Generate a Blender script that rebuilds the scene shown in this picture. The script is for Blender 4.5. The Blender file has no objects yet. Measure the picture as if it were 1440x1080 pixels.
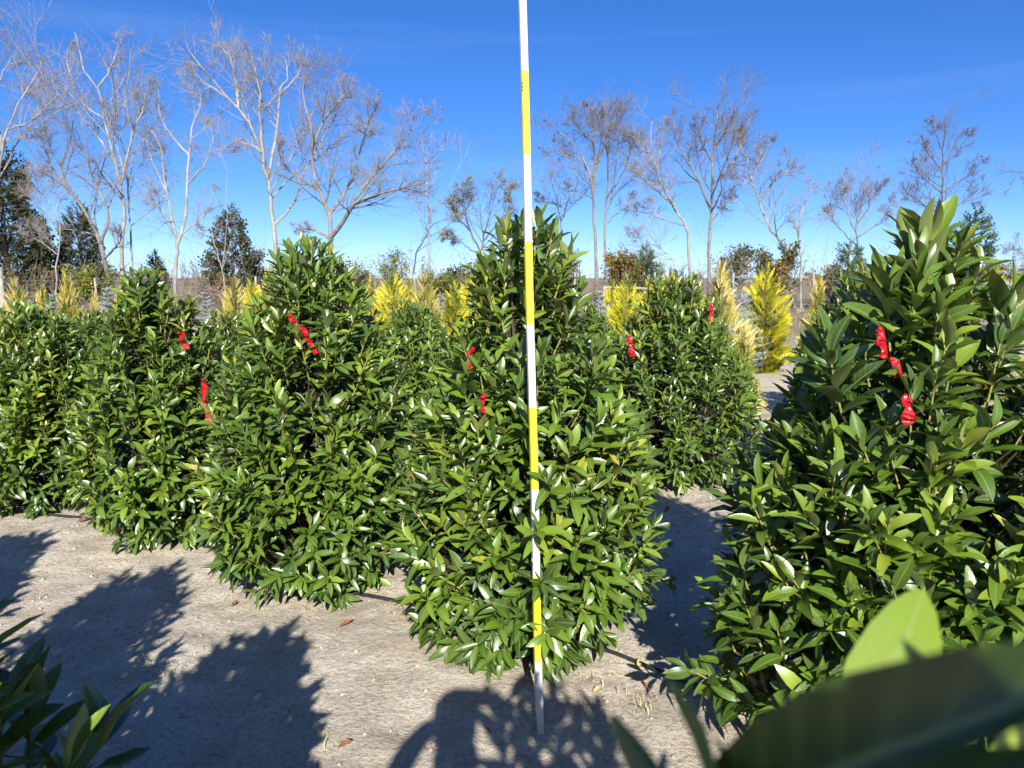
import bpy, math, random
import numpy as np
from mathutils import Vector, Matrix
from mathutils.bvhtree import BVHTree

S = bpy.context.scene
COL = S.collection

# ------------------------------------------------------------------ camera
EYE = 1.65
FPX = 1082.0                       # focal length in pixels of a 1440 px wide picture
PITCH = math.radians(7.9)
cd = bpy.data.cameras.new('camera')
cd.sensor_width = 36.0
cd.lens = FPX / 1440.0 * 36.0
cd.clip_start = 0.02
cd.clip_end = 3000
cd.dof.use_dof = True
cd.dof.focus_distance = 3.6
cd.dof.aperture_fstop = 7.0
cam = bpy.data.objects.new('camera', cd)
cam.location = (0, 0, EYE)
cam.rotation_euler = (math.pi / 2 - PITCH, 0, 0)
COL.objects.link(cam)
S.camera = cam

# ------------------------------------------------------------------ sky and sun
SUN_EL = math.radians(29.4)
SUN_AZ = math.radians(175.5)       # behind the camera, a little to the right
sun_to = Vector((math.sin(SUN_AZ) * math.cos(SUN_EL), math.cos(SUN_AZ) * math.cos(SUN_EL), math.sin(SUN_EL)))
w = bpy.data.worlds.new('World')
S.world = w
w.use_nodes = True
wn = w.node_tree.nodes; wl = w.node_tree.links
wn.clear()
wo = wn.new('ShaderNodeOutputWorld'); wb = wn.new('ShaderNodeBackground')
sky = wn.new('ShaderNodeTexSky'); sky.sky_type = 'NISHITA'; sky.sun_disc = False
sky.sun_elevation = SUN_EL; sky.sun_rotation = SUN_AZ
sky.altitude = 0; sky.air_density = 0.48; sky.dust_density = 0.3; sky.ozone_density = 4.2
wb.inputs['Strength'].default_value = 0.145
# thin cirrus streaks, high up
tc = wn.new('ShaderNodeTexCoord'); mp = wn.new('ShaderNodeMapping')
mp.inputs['Rotation'].default_value = (0, math.radians(22), 0); mp.inputs['Location'].default_value = (0, 0, 2.6)
mp.inputs['Scale'].default_value = (0.9, 0.9, 13.0)
nz = wn.new('ShaderNodeTexNoise'); nz.inputs['Scale'].default_value = 1.7; nz.inputs['Detail'].default_value = 6
nz.inputs['Roughness'].default_value = 0.55
cr = wn.new('ShaderNodeMapRange'); cr.inputs['From Min'].default_value = 0.56; cr.inputs['From Max'].default_value = 0.85
cr.inputs['To Max'].default_value = 0.07
mx = wn.new('ShaderNodeMixRGB'); mx.inputs['Color2'].default_value = (3.6, 4.2, 4.8, 1)
wl.new(tc.outputs['Generated'], mp.inputs['Vector']); wl.new(mp.outputs['Vector'], nz.inputs['Vector'])
wl.new(nz.outputs['Fac'], cr.inputs['Value']); wl.new(cr.outputs['Result'], mx.inputs['Fac'])
hs = wn.new('ShaderNodeHueSaturation'); hs.inputs['Saturation'].default_value = 1.36; hs.inputs['Hue'].default_value = 0.513
gm = wn.new('ShaderNodeGamma'); gm.inputs[1].default_value = 0.78
wl.new(sky.outputs['Color'], gm.inputs[0]); wl.new(gm.outputs[0], hs.inputs['Color']); wl.new(hs.outputs['Color'], mx.inputs['Color1']); wl.new(mx.outputs['Color'], wb.inputs['Color'])
wl.new(wb.outputs['Background'], wo.inputs['Surface'])

sl = bpy.data.lights.new('sun', 'SUN'); sl.energy = 5.0; sl.angle = math.radians(0.53); sl.color = (1.0, 0.945, 0.86)
so = bpy.data.objects.new('sun', sl); COL.objects.link(so)
so.rotation_euler = (-sun_to).to_track_quat('-Z', 'Y').to_euler()

S.view_settings.view_transform = 'Standard'
S.view_settings.look = 'None'
S.view_settings.gamma = 1.0
S.view_settings.use_curve_mapping = False
S.view_settings.exposure = 0.9
S.cycles.max_bounces = 6
S.cycles.diffuse_bounces = 3
S.cycles.glossy_bounces = 2
S.cycles.transmission_bounces = 3

# ------------------------------------------------------------------ helpers
CP, SP = math.cos(PITCH), math.sin(PITCH)
def at(px, py, axial):
    """world point seen at picture position px,py (1440x1080) at an axial distance"""
    u = (px - 720) / FPX * axial; v = (540 - py) / FPX * axial
    return np.array([u, axial * CP + v * SP, EYE - axial * SP + v * CP])
def at_d(px, py, D):
    """world point at picture position, at a horizontal distance D ahead"""
    v = (540 - py) / FPX
    return at(px, py, D / (CP + v * SP))

_tab = np.random.RandomState(7).rand(256, 256)
def vnoise(x, y):
    xi = np.floor(x).astype(int); yi = np.floor(y).astype(int)
    fx = x - xi; fy = y - yi
    fx = fx * fx * (3 - 2 * fx); fy = fy * fy * (3 - 2 * fy)
    a = _tab[xi & 255, yi & 255]; b = _tab[(xi + 1) & 255, yi & 255]
    c = _tab[xi & 255, (yi + 1) & 255]; d = _tab[(xi + 1) & 255, (yi + 1) & 255]
    return (a + (b - a) * fx) * (1 - fy) + (c + (d - c) * fx) * fy - 0.5
def ground_z(x, y):
    x = np.asarray(x, float); y = np.asarray(y, float)
    far = np.clip((np.hypot(x, y) - 9) / 10, 0, 1)
    z = 0.055 * vnoise(x * 0.8 + 3.1, y * 0.8) + 0.035 * vnoise(x * 2.1, y * 2.1 + 9)
    z = z + 0.022 * vnoise(x * 5.3 + 40, y * 5.3) * (1 - far) + 0.013 * vnoise(x * 13, y * 13 + 5) * (1 - far)
    z = z + 0.008 * vnoise(x * 31 + 8, y * 31) * (1 - far)
    return z
def gz(x, y):
    return float(ground_z(x, y))

def mesh_np(name, V, faces, mat=None, attrs=None):
    """faces: list of int arrays (M,k). attrs: {name: (type, array)} on points"""
    me = bpy.data.meshes.new(name)
    V = np.ascontiguousarray(V, dtype=np.float32)
    me.vertices.add(len(V)); me.vertices.foreach_set('co', V.ravel())
    idx = np.concatenate([f.ravel() for f in faces]).astype(np.int32)
    tot = np.concatenate([np.full(len(f), f.shape[1]) for f in faces])
    st = np.concatenate([[0], np.cumsum(tot)[:-1]]).astype(np.int32)
    me.loops.add(len(idx)); me.loops.foreach_set('vertex_index', idx)
    me.polygons.add(len(tot)); me.polygons.foreach_set('loop_start', st)
    for k, (ty, arr) in (attrs or {}).items():
        a = me.attributes.new(k, ty, 'POINT')
        a.data.foreach_set('value' if ty == 'FLOAT' else 'vector', np.ascontiguousarray(arr, dtype=np.float32).ravel())
    me.update(calc_edges=True)
    if mat: me.materials.append(mat)
    return me

def link(name, me, parent=None, loc=None, kind=None):
    o = bpy.data.objects.new(name, me); COL.objects.link(o)
    if parent is not None: o.parent = parent
    if loc is not None: o.location = loc
    if kind: o['kind'] = kind
    return o
def thing(name, label, cat, loc=(0, 0, 0), group=None, rz=0):
    o = bpy.data.objects.new(name, None); COL.objects.link(o)
    o.empty_display_size = 0.1
    o.location = loc; o.rotation_euler = (0, 0, rz)
    return tag(o, label, cat, group)
def tag(o, label, cat, group=None):
    o['label'] = label; o['category'] = cat
    if group: o['group'] = group
    return o

def nrm(a):
    return a / np.maximum(np.linalg.norm(a, axis=-1, keepdims=True), 1e-9)

def tubes(P, R, sides=4):
    """P (N,K,3) centre lines, R (N,K) radii -> verts, quads"""
    N, K, _ = P.shape
    T = np.empty_like(P); T[:, 1:-1] = P[:, 2:] - P[:, :-2]; T[:, 0] = P[:, 1] - P[:, 0]; T[:, -1] = P[:, -1] - P[:, -2]
    T = nrm(T)
    ref = np.where(np.abs(T[:, :1, 2:3]) > 0.8, np.array([[[1.0, 0.1, 0]]]), np.array([[[0.1, 0.05, 1.0]]]))
    A = nrm(np.cross(T, np.broadcast_to(ref, T.shape))); B = np.cross(T, A)
    ang = np.arange(sides) * 2 * np.pi / sides
    V = P[:, :, None] + R[:, :, None, None] * (np.cos(ang)[None, None, :, None] * A[:, :, None] + np.sin(ang)[None, None, :, None] * B[:, :, None])
    base = (np.arange(N) * K * sides)[:, None, None]
    k = np.arange(K - 1)[None, :, None] * sides
    s = np.arange(sides)[None, None, :]; s2 = (s + 1) % sides
    q = np.stack([base + k + s, base + k + s2, base + k + sides + s2, base + k + sides + s], -1).reshape(-1, 4)
    return V.reshape(-1, 3), q
def merge(parts):
    """list of (V, faces) with same face size"""
    Vs, Fs, o = [], [], 0
    for V, F in parts:
        Vs.append(V); Fs.append(F + o); o += len(V)
    return np.concatenate(Vs), np.concatenate(Fs)
def resample(pts, K):
    """smooth Catmull-Rom resampling"""
    pts = np.asarray(pts, float)
    n = len(pts)
    ext = np.vstack([2 * pts[0] - pts[1], pts, 2 * pts[-1] - pts[-2]])
    u = np.linspace(0, n - 1 - 1e-6, K); i = u.astype(int); f = (u - i)[:, None]
    p0, p1, p2, p3 = ext[i], ext[i + 1], ext[i + 2], ext[i + 3]
    return 0.5 * (2 * p1 + (p2 - p0) * f + (2 * p0 - 5 * p1 + 4 * p2 - p3) * f ** 2 + (3 * p1 - p0 - 3 * p2 + p3) * f ** 3)

# ------------------------------------------------------------------ materials
def mat(name):
    m = bpy.data.materials.new(name); m.use_nodes = True
    n = m.node_tree.nodes; l = m.node_tree.links
    return m, n, l, n['Principled BSDF'], n['Material Output']
def ramp(n, stops):
    r = n.new('ShaderNodeValToRGB'); e = r.color_ramp.elements
    while len(e) < len(stops): e.new(0.5)
    for x, (p, c) in zip(e, stops): x.position = p; x.color = (*c, 1)
    return r
def math_n(n, l, op, a, b=None, clamp=False):
    m = n.new('ShaderNodeMath'); m.operation = op; m.use_clamp = clamp
    for i, v in enumerate((a, b)):
        if v is None: continue
        if isinstance(v, (int, float)): m.inputs[i].default_value = v
        else: l.new(v, m.inputs[i])
    return m.outputs[0]
def noise(n, l, scale, detail=3, vec=None, rough=0.55):
    t = n.new('ShaderNodeTexNoise'); t.inputs['Scale'].default_value = scale; t.inputs['Detail'].default_value = detail
    t.inputs['Roughness'].default_value = rough
    if vec is not None: l.new(vec, t.inputs['Vector'])
    return t.outputs['Fac']
def mix(n, l, fac, a, b, mode='MIX'):
    m = n.new('ShaderNodeMixRGB'); m.blend_type = mode
    for i, v in zip(('Fac', 'Color1', 'Color2'), (fac, a, b)):
        if isinstance(v, (int, float)): m.inputs[i].default_value = v
        elif isinstance(v, tuple): m.inputs[i].default_value = (*v, 1)
        else: l.new(v, m.inputs[i])
    return m.outputs[0]
def bump(n, l, h, strength, dist, p):
    b = n.new('ShaderNodeBump'); b.inputs['Strength'].default_value = strength; b.inputs['Distance'].default_value = dist
    l.new(h, b.inputs['Height']); l.new(b.outputs[0], p.inputs['Normal'])
    return b
def tint_value(n, l):
    """per-leaf tint: point attribute on joined foliage, object colour on single leaves"""
    a = n.new('ShaderNodeAttribute'); a.attribute_name = 'tint'
    oi = n.new('ShaderNodeObjectInfo'); sp = n.new('ShaderNodeSeparateColor'); l.new(oi.outputs['Color'], sp.inputs[0])
    return math_n(n, l, 'ADD', a.outputs['Fac'], sp.outputs[0])

def leaf_material():
    m, n, l, p, out = mat('laurel_leaf')
    t = tint_value(n, l)
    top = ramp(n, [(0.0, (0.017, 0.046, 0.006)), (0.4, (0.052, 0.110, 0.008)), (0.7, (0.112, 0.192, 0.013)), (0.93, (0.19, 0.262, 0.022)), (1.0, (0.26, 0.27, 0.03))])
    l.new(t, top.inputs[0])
    und = ramp(n, [(0.0, (0.075, 0.115, 0.025)), (0.6, (0.115, 0.165, 0.03)), (1.0, (0.22, 0.23, 0.05))])
    l.new(t, und.inputs[0])
    g = n.new('ShaderNodeNewGeometry')
    uv = n.new('ShaderNodeAttribute'); uv.attribute_name = 'luv'
    s = n.new('ShaderNodeSeparateXYZ'); l.new(uv.outputs['Vector'], s.inputs[0])
    ay = math_n(n, l, 'ABSOLUTE', s.outputs['Y'])
    rib = n.new('ShaderNodeMapRange'); rib.inputs['From Min'].default_value = 0.13; rib.inputs['From Max'].default_value = 0.04
    l.new(ay, rib.inputs['Value'])
    # blotchy tone inside a leaf
    bl = noise(n, l, 3.0, 2, uv.outputs['Vector'])
    c = mix(n, l, math_n(n, l, 'MULTIPLY', bl, 0.5), top.outputs[0], mix(n, l, 1.0, top.outputs[0], (1.5, 1.35, 1.2), 'MULTIPLY'))
    c = mix(n, l, g.outputs['Backfacing'], c, und.outputs[0])
    c = mix(n, l, math_n(n, l, 'MULTIPLY', rib.outputs[0], 0.6), c, (0.20, 0.27, 0.07))
    pos = g.outputs['Position']
    vein = math_n(n, l, 'POWER', math_n(n, l, 'ABSOLUTE', math_n(n, l, 'SINE', math_n(n, l, 'ADD', math_n(n, l, 'MULTIPLY', s.outputs['X'], 31.0), math_n(n, l, 'MULTIPLY', ay, -4.5)))), 8.0)
    c = mix(n, l, math_n(n, l, 'MULTIPLY', vein, 0.13), c, (0.17, 0.24, 0.06))
    du = ramp(n, [(0.5, (0, 0, 0)), (0.75, (1, 1, 1))]); l.new(noise(n, l, 7.0, 3, pos), du.inputs[0])
    c = mix(n, l, math_n(n, l, 'MULTIPLY', du.outputs[0], 0.14), c, (0.22, 0.21, 0.15))
    sp_ = ramp(n, [(0.70, (0, 0, 0)), (0.74, (1, 1, 1))]); l.new(noise(n, l, 85.0, 2, pos), sp_.inputs[0])
    c = mix(n, l, math_n(n, l, 'MULTIPLY', sp_.outputs[0], 0.55), c, (0.10, 0.065, 0.025))
    l.new(c, p.inputs['Base Color'])
    rr = n.new('ShaderNodeMapRange'); rr.inputs['To Min'].default_value = 0.38; rr.inputs['To Max'].default_value = 0.55
    l.new(g.outputs['Backfacing'], rr.inputs['Value']); l.new(rr.outputs[0], p.inputs['Roughness'])
    p.inputs['Specular IOR Level'].default_value = 0.75
    # side veins run out from the midrib
    ph = math_n(n, l, 'ADD', math_n(n, l, 'MULTIPLY', s.outputs['X'], 62.0), math_n(n, l, 'MULTIPLY', ay, -9.0))
    v = math_n(n, l, 'SINE', ph)
    h = math_n(n, l, 'ADD', math_n(n, l, 'MULTIPLY', v, 0.25), math_n(n, l, 'MULTIPLY', rib.outputs[0], -0.8))
    bump(n, l, h, 0.10, 0.002, p)
    tr = n.new('ShaderNodeBsdfTranslucent')
    tcol = mix(n, l, 1.0, c, (2.6, 2.3, 0.9), 'MULTIPLY'); l.new(tcol, tr.inputs['Color'])
    ms = n.new('ShaderNodeMixShader'); ms.inputs[0].default_value = 0.10
    l.new(p.outputs[0], ms.inputs[1]); l.new(tr.outputs[0], ms.inputs[2]); l.new(ms.outputs[0], out.inputs['Surface'])
    return m
M_LEAF = leaf_material()

def simple(name, c1, c2, scale, rough=0.8, bs=0.0, bd=0.01, coords='Object', spec=0.3, stretch=None):
    m, n, l, p, out = mat(name)
    t = n.new('ShaderNodeTexCoord'); vec = t.outputs[coords]
    if stretch:
        mpn = n.new('ShaderNodeMapping'); mpn.inputs['Scale'].default_value = stretch; l.new(vec, mpn.inputs['Vector']); vec = mpn.outputs[0]
    f = noise(n, l, scale, 4, vec)
    r = ramp(n, [(0.3, c1), (0.7, c2)]); l.new(f, r.inputs[0]); l.new(r.outputs[0], p.inputs['Base Color'])
    p.inputs['Roughness'].default_value = rough; p.inputs['Specular IOR Level'].default_value = spec
    if bs: bump(n, l, f, bs, bd, p)
    return m
M_SHOOT = simple('laurel_shoot', (0.20, 0.22, 0.045), (0.33, 0.30, 0.09), 9, 0.55)
M_WOOD = simple('laurel_wood', (0.03, 0.022, 0.016), (0.085, 0.065, 0.048), 22, 0.85, 0.4, 0.004)
M_BARK_PALE = simple('pale_bark', (0.18, 0.17, 0.158), (0.37, 0.355, 0.33), 3.2, 0.85, 0.5, 0.03, stretch=(1, 1, .4))
M_BARK_GREY = simple('grey_bark', (0.12, 0.105, 0.092), (0.27, 0.25, 0.225), 3.0, 0.85, 0.5, 0.03, stretch=(1, 1, .4))
M_BARK_DARK = simple('dark_bark', (0.07, 0.055, 0.045), (0.18, 0.15, 0.125), 3.0, 0.85, 0.5, 0.03, stretch=(1, 1, .4))
M_TWIG = simple('twig_bark', (0.16, 0.145, 0.14), (0.28, 0.26, 0.25), 1.5, 0.8)
M_BRUSH = simple('cut_brush', (0.13, 0.10, 0.075), (0.30, 0.25, 0.19), 1.5, 0.85)
M_TWIG_DARK = simple('dark_twig_bark', (0.10, 0.088, 0.086), (0.20, 0.182, 0.178), 1.5, 0.8)

def tinted(name, stops, rough=0.6, trans=0.15, tm=(1.8, 1.6, 0.8), spec=0.3):
    m, n, l, p, out = mat(name)
    t = tint_value(n, l); r = ramp(n, stops); l.new(t, r.inputs[0]); l.new(r.outputs[0], p.inputs['Base Color'])
    p.inputs['Roughness'].default_value = rough; p.inputs['Specular IOR Level'].default_value = spec
    tr = n.new('ShaderNodeBsdfTranslucent'); l.new(mix(n, l, 1.0, r.outputs[0], tm, 'MULTIPLY'), tr.inputs['Color'])
    ms = n.new('ShaderNodeMixShader'); ms.inputs[0].default_value = trans
    l.new(p.outputs[0], ms.inputs[1]); l.new(tr.outputs[0], ms.inputs[2]); l.new(ms.outputs[0], out.inputs['Surface'])
    return m
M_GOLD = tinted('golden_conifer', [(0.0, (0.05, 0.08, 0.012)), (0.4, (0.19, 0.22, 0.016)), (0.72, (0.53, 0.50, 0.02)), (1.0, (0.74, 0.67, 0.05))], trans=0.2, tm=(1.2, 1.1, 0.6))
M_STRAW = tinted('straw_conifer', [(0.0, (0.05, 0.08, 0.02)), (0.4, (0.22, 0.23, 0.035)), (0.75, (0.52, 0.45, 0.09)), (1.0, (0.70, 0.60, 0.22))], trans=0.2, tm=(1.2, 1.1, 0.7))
M_SPRUCE = tinted('blue_spruce_needle', [(0.0, (0.10, 0.15, 0.15)), (0.5, (0.20, 0.27, 0.28)), (1.0, (0.36, 0.43, 0.44))], trans=0.05)
M_CEDAR = tinted('cedar_foliage', [(0.0, (0.014, 0.026, 0.010)), (0.6, (0.026, 0.043, 0.016)), (0.9, (0.038, 0.055, 0.02)), (1.0, (0.055, 0.062, 0.024))], trans=0.08)
M_PINE = tinted('pine_foliage', [(0.0, (0.03, 0.06, 0.03)), (0.6, (0.055, 0.10, 0.05)), (1.0, (0.09, 0.14, 0.07))], trans=0.08)
M_AUTUMN = tinted('autumn_leaf', [(0.0, (0.04, 0.065, 0.015)), (0.5, (0.10, 0.12, 0.02)), (0.75, (0.30, 0.16, 0.03)), (1.0, (0.42, 0.22, 0.05))], trans=0.2)
M_OLIVE = tinted('olive_leaf', [(0.0, (0.05, 0.085, 0.015)), (0.6, (0.15, 0.18, 0.025)), (1.0, (0.38, 0.33, 0.05))], trans=0.2)
M_DRY = tinted('dry_stalk', [(0.0, (0.12, 0.09, 0.06)), (0.5, (0.27, 0.205, 0.13)), (1.0, (0.46, 0.37, 0.24))], rough=0.85, trans=0.1, tm=(1, 1, 1))
M_GRASS = tinted('thin_grass', [(0.0, (0.06, 0.10, 0.02)), (0.45, (0.14, 0.17, 0.05)), (0.6, (0.32, 0.26, 0.14)), (1.0, (0.48, 0.40, 0.26))], rough=0.7, trans=0.15, tm=(1.2, 1.2, .8))

# ------------------------------------------------------------------ ground
def axis(lo, hi, step, far_lo, far_hi):
    a = list(np.arange(lo, hi, step)); s = step
    x = a[-1]
    while x < far_hi: s *= 1.16; x += s; a.append(x)
    s = step; x = a[0]; pre = []
    while x > far_lo: s *= 1.16; x -= s; pre.append(x)
    return np.array(pre[::-1] + a)
gx = axis(-4.2, 2.4, 0.029, -900, 900); gy = axis(1.9, 6.6, 0.029, -60, 1500)
X, Y = np.meshgrid(gx, gy, indexing='ij')
GV = np.stack([X, Y, ground_z(X, Y)], -1).reshape(-1, 3)
nx, ny = len(gx), len(gy)
i = np.arange(nx - 1)[:, None] * ny + np.arange(ny - 1)[None, :]
GF = np.stack([i, i + ny, i + ny + 1, i + 1], -1).reshape(-1, 4)
def ground_material():
    m, n, l, p, out = mat('sandy_soil')
    t = n.new('ShaderNodeTexCoord'); v = t.outputs['Object']
    big = noise(n, l, 0.9, 4, v); mid = noise(n, l, 4.5, 5, v, 0.65); fine = noise(n, l, 45, 5, v, 0.75); grit = noise(n, l, 150, 3, v, 0.75)
    crust = ramp(n, [(0.36, (0.445, 0.378, 0.295)), (0.5, (0.550, 0.488, 0.392)), (0.64, (0.630, 0.582, 0.485))])
    l.new(math_n(n, l, 'ADD', math_n(n, l, 'MULTIPLY', big, 0.45), math_n(n, l, 'MULTIPLY', mid, 0.55)), crust.inputs[0])
    fr = ramp(n, [(0.32, (0.55, 0.53, 0.50)), (0.5, (1, 1, 1)), (0.72, (1.25, 1.24, 1.2))]); l.new(fine, fr.inputs[0])
    c = mix(n, l, 0.85, crust.outputs[0], fr.outputs[0], 'MULTIPLY')
    gr = ramp(n, [(0.30, (0.42, 0.40, 0.38)), (0.43, (1, 1, 1)), (0.58, (1, 1, 1)), (0.70, (1.35, 1.33, 1.28))]); l.new(grit, gr.inputs[0])
    c = mix(n, l, 0.8, c, gr.outputs[0], 'MULTIPLY')
    # greenish algae film in patches
    al = ramp(n, [(0.56, (0, 0, 0)), (0.72, (1, 1, 1))]); l.new(noise(n, l, 1.6, 5, v, 0.6), al.inputs[0])
    c = mix(n, l, math_n(n, l, 'MULTIPLY', al.outputs[0], 0.30), c, (0.235, 0.245, 0.13))
    # dry sod takes over far off
    g = n.new('ShaderNodeNewGeometry'); sx = n.new('ShaderNodeSeparateXYZ'); l.new(g.outputs['Position'], sx.inputs[0])
    fd = n.new('ShaderNodeMapRange'); fd.inputs['From Min'].default_value = 17; fd.inputs['From Max'].default_value = 27
    l.new(math_n(n, l, 'ADD', sx.outputs['Y'], math_n(n, l, 'MULTIPLY', big, 6.0)), fd.inputs['Value'])
    c = mix(n, l, fd.outputs[0], c, mix(n, l, mid, (0.19, 0.15, 0.085), (0.33, 0.26, 0.16)))
    l.new(c, p.inputs['Base Color']); p.inputs['Roughness'].default_value = 0.95; p.inputs['Specular IOR Level'].default_value = 0.15
    h = math_n(n, l, 'ADD', math_n(n, l, 'MULTIPLY', fine, 0.6), math_n(n, l, 'ADD', math_n(n, l, 'MULTIPLY', grit, 0.2), math_n(n, l, 'MULTIPLY', mid, 1.2)))
    bump(n, l, h, 0.9, 0.03, p)
    return m
gr = link('ground', mesh_np('ground', GV, [GF], ground_material())); gr['kind'] = 'structure'

# ------------------------------------------------------------------ laurel leaves
def leaf_base(rows, recurve, fold, wid, twist, wave, seed):
    rs = np.random.RandomState(seed)
    V = [(-0.09, 0, 0.0)]; UV = [(0, 0, 0)]
    for x in rows:
        hw = wid * 0.5 * (math.sin(math.pi * min(1, max(0, x)) ** 0.92)) ** 0.64 * (1.0 - 0.06 * x)
        zc = -recurve * x * x + 0.10 * x
        tw = twist * x
        for s in (-1, 0, 1):
            yy = s * hw; zz = zc + (fold * abs(s) * hw) + (wave * math.sin(x * 9 + s * 2.0) * abs(s))
            V.append((x, yy * math.cos(tw), zz + yy * math.sin(tw))); UV.append((x, s, 0))
    V.append((1.02, 0, -recurve * 1.04 + 0.10)); UV.append((1, 0, 0))
    m = len(rows); F = [(0, 2, 1), (0, 3, 2)]
    for r in range(m - 1):
        a = 1 + 3 * r
        for c in (0, 1):
            F.append((a + c, a + c + 1, a + 4 + c)); F.append((a + c, a + 4 + c, a + 3 + c))
    a = 1 + 3 * (m - 1); t = 1 + 3 * m
    F += [(a, a + 1, t), (a + 1, a + 2, t)]
    return np.array(V), np.array(F)[:, ::1], np.array(UV, float)
FINE = [0.04, 0.17, 0.36, 0.58, 0.78, 0.92]
COARSE = [0.08, 0.42, 0.80]
VAR = [(0.08, 0.42, 0.34, 0.15, 0.010), (0.22, 0.30, 0.36, -0.3, 0.014), (0.36, 0.36, 0.32, 0.4, 0.012),
       (0.15, 0.60, 0.33, -0.1, 0.006), (0.50, 0.25, 0.37, 0.2, 0.018), (0.02, 0.75, 0.36, 0.5, 0.012)]
LF = [leaf_base(FINE, *v, 1) for v in VAR]
LC = [leaf_base(COARSE, *v, 1) for v in VAR]
def flip(F): return F[:, [0, 2, 1]]
# make sure the upper side is the front face
for L in (LF, LC):
    for k, (V, F, U) in enumerate(L):
        e = np.cross(V[F[4][1]] - V[F[4][0]], V[F[4][2]] - V[F[4][0]])
        if e[2] < 0: L[k] = (V, flip(F), U)
LEAF_ME = [mesh_np('laurel_leaf', V, [F], M_LEAF, {'luv': ('FLOAT_VECTOR', U), 'tint': ('FLOAT', np.zeros(len(V)))}) for V, F, U in LF]
LEAF_MEC = [mesh_np('laurel_leaf_small', V, [F], M_LEAF, {'luv': ('FLOAT_VECTOR', U), 'tint': ('FLOAT', np.zeros(len(V)))}) for V, F, U in LC]

def envelope(t, R, top):
    """radius of the plant at relative height t"""
    return R * np.interp(t, [0, 0.05, 0.16, 0.32, 0.5, 0.68, 0.82, 0.92, 1.0], [0.66, 0.82, 0.97, 1.0, 0.88, 0.66 + 0.05 * top, 0.42 + 0.08 * top, 0.22 + 0.08 * top, 0.06])

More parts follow.
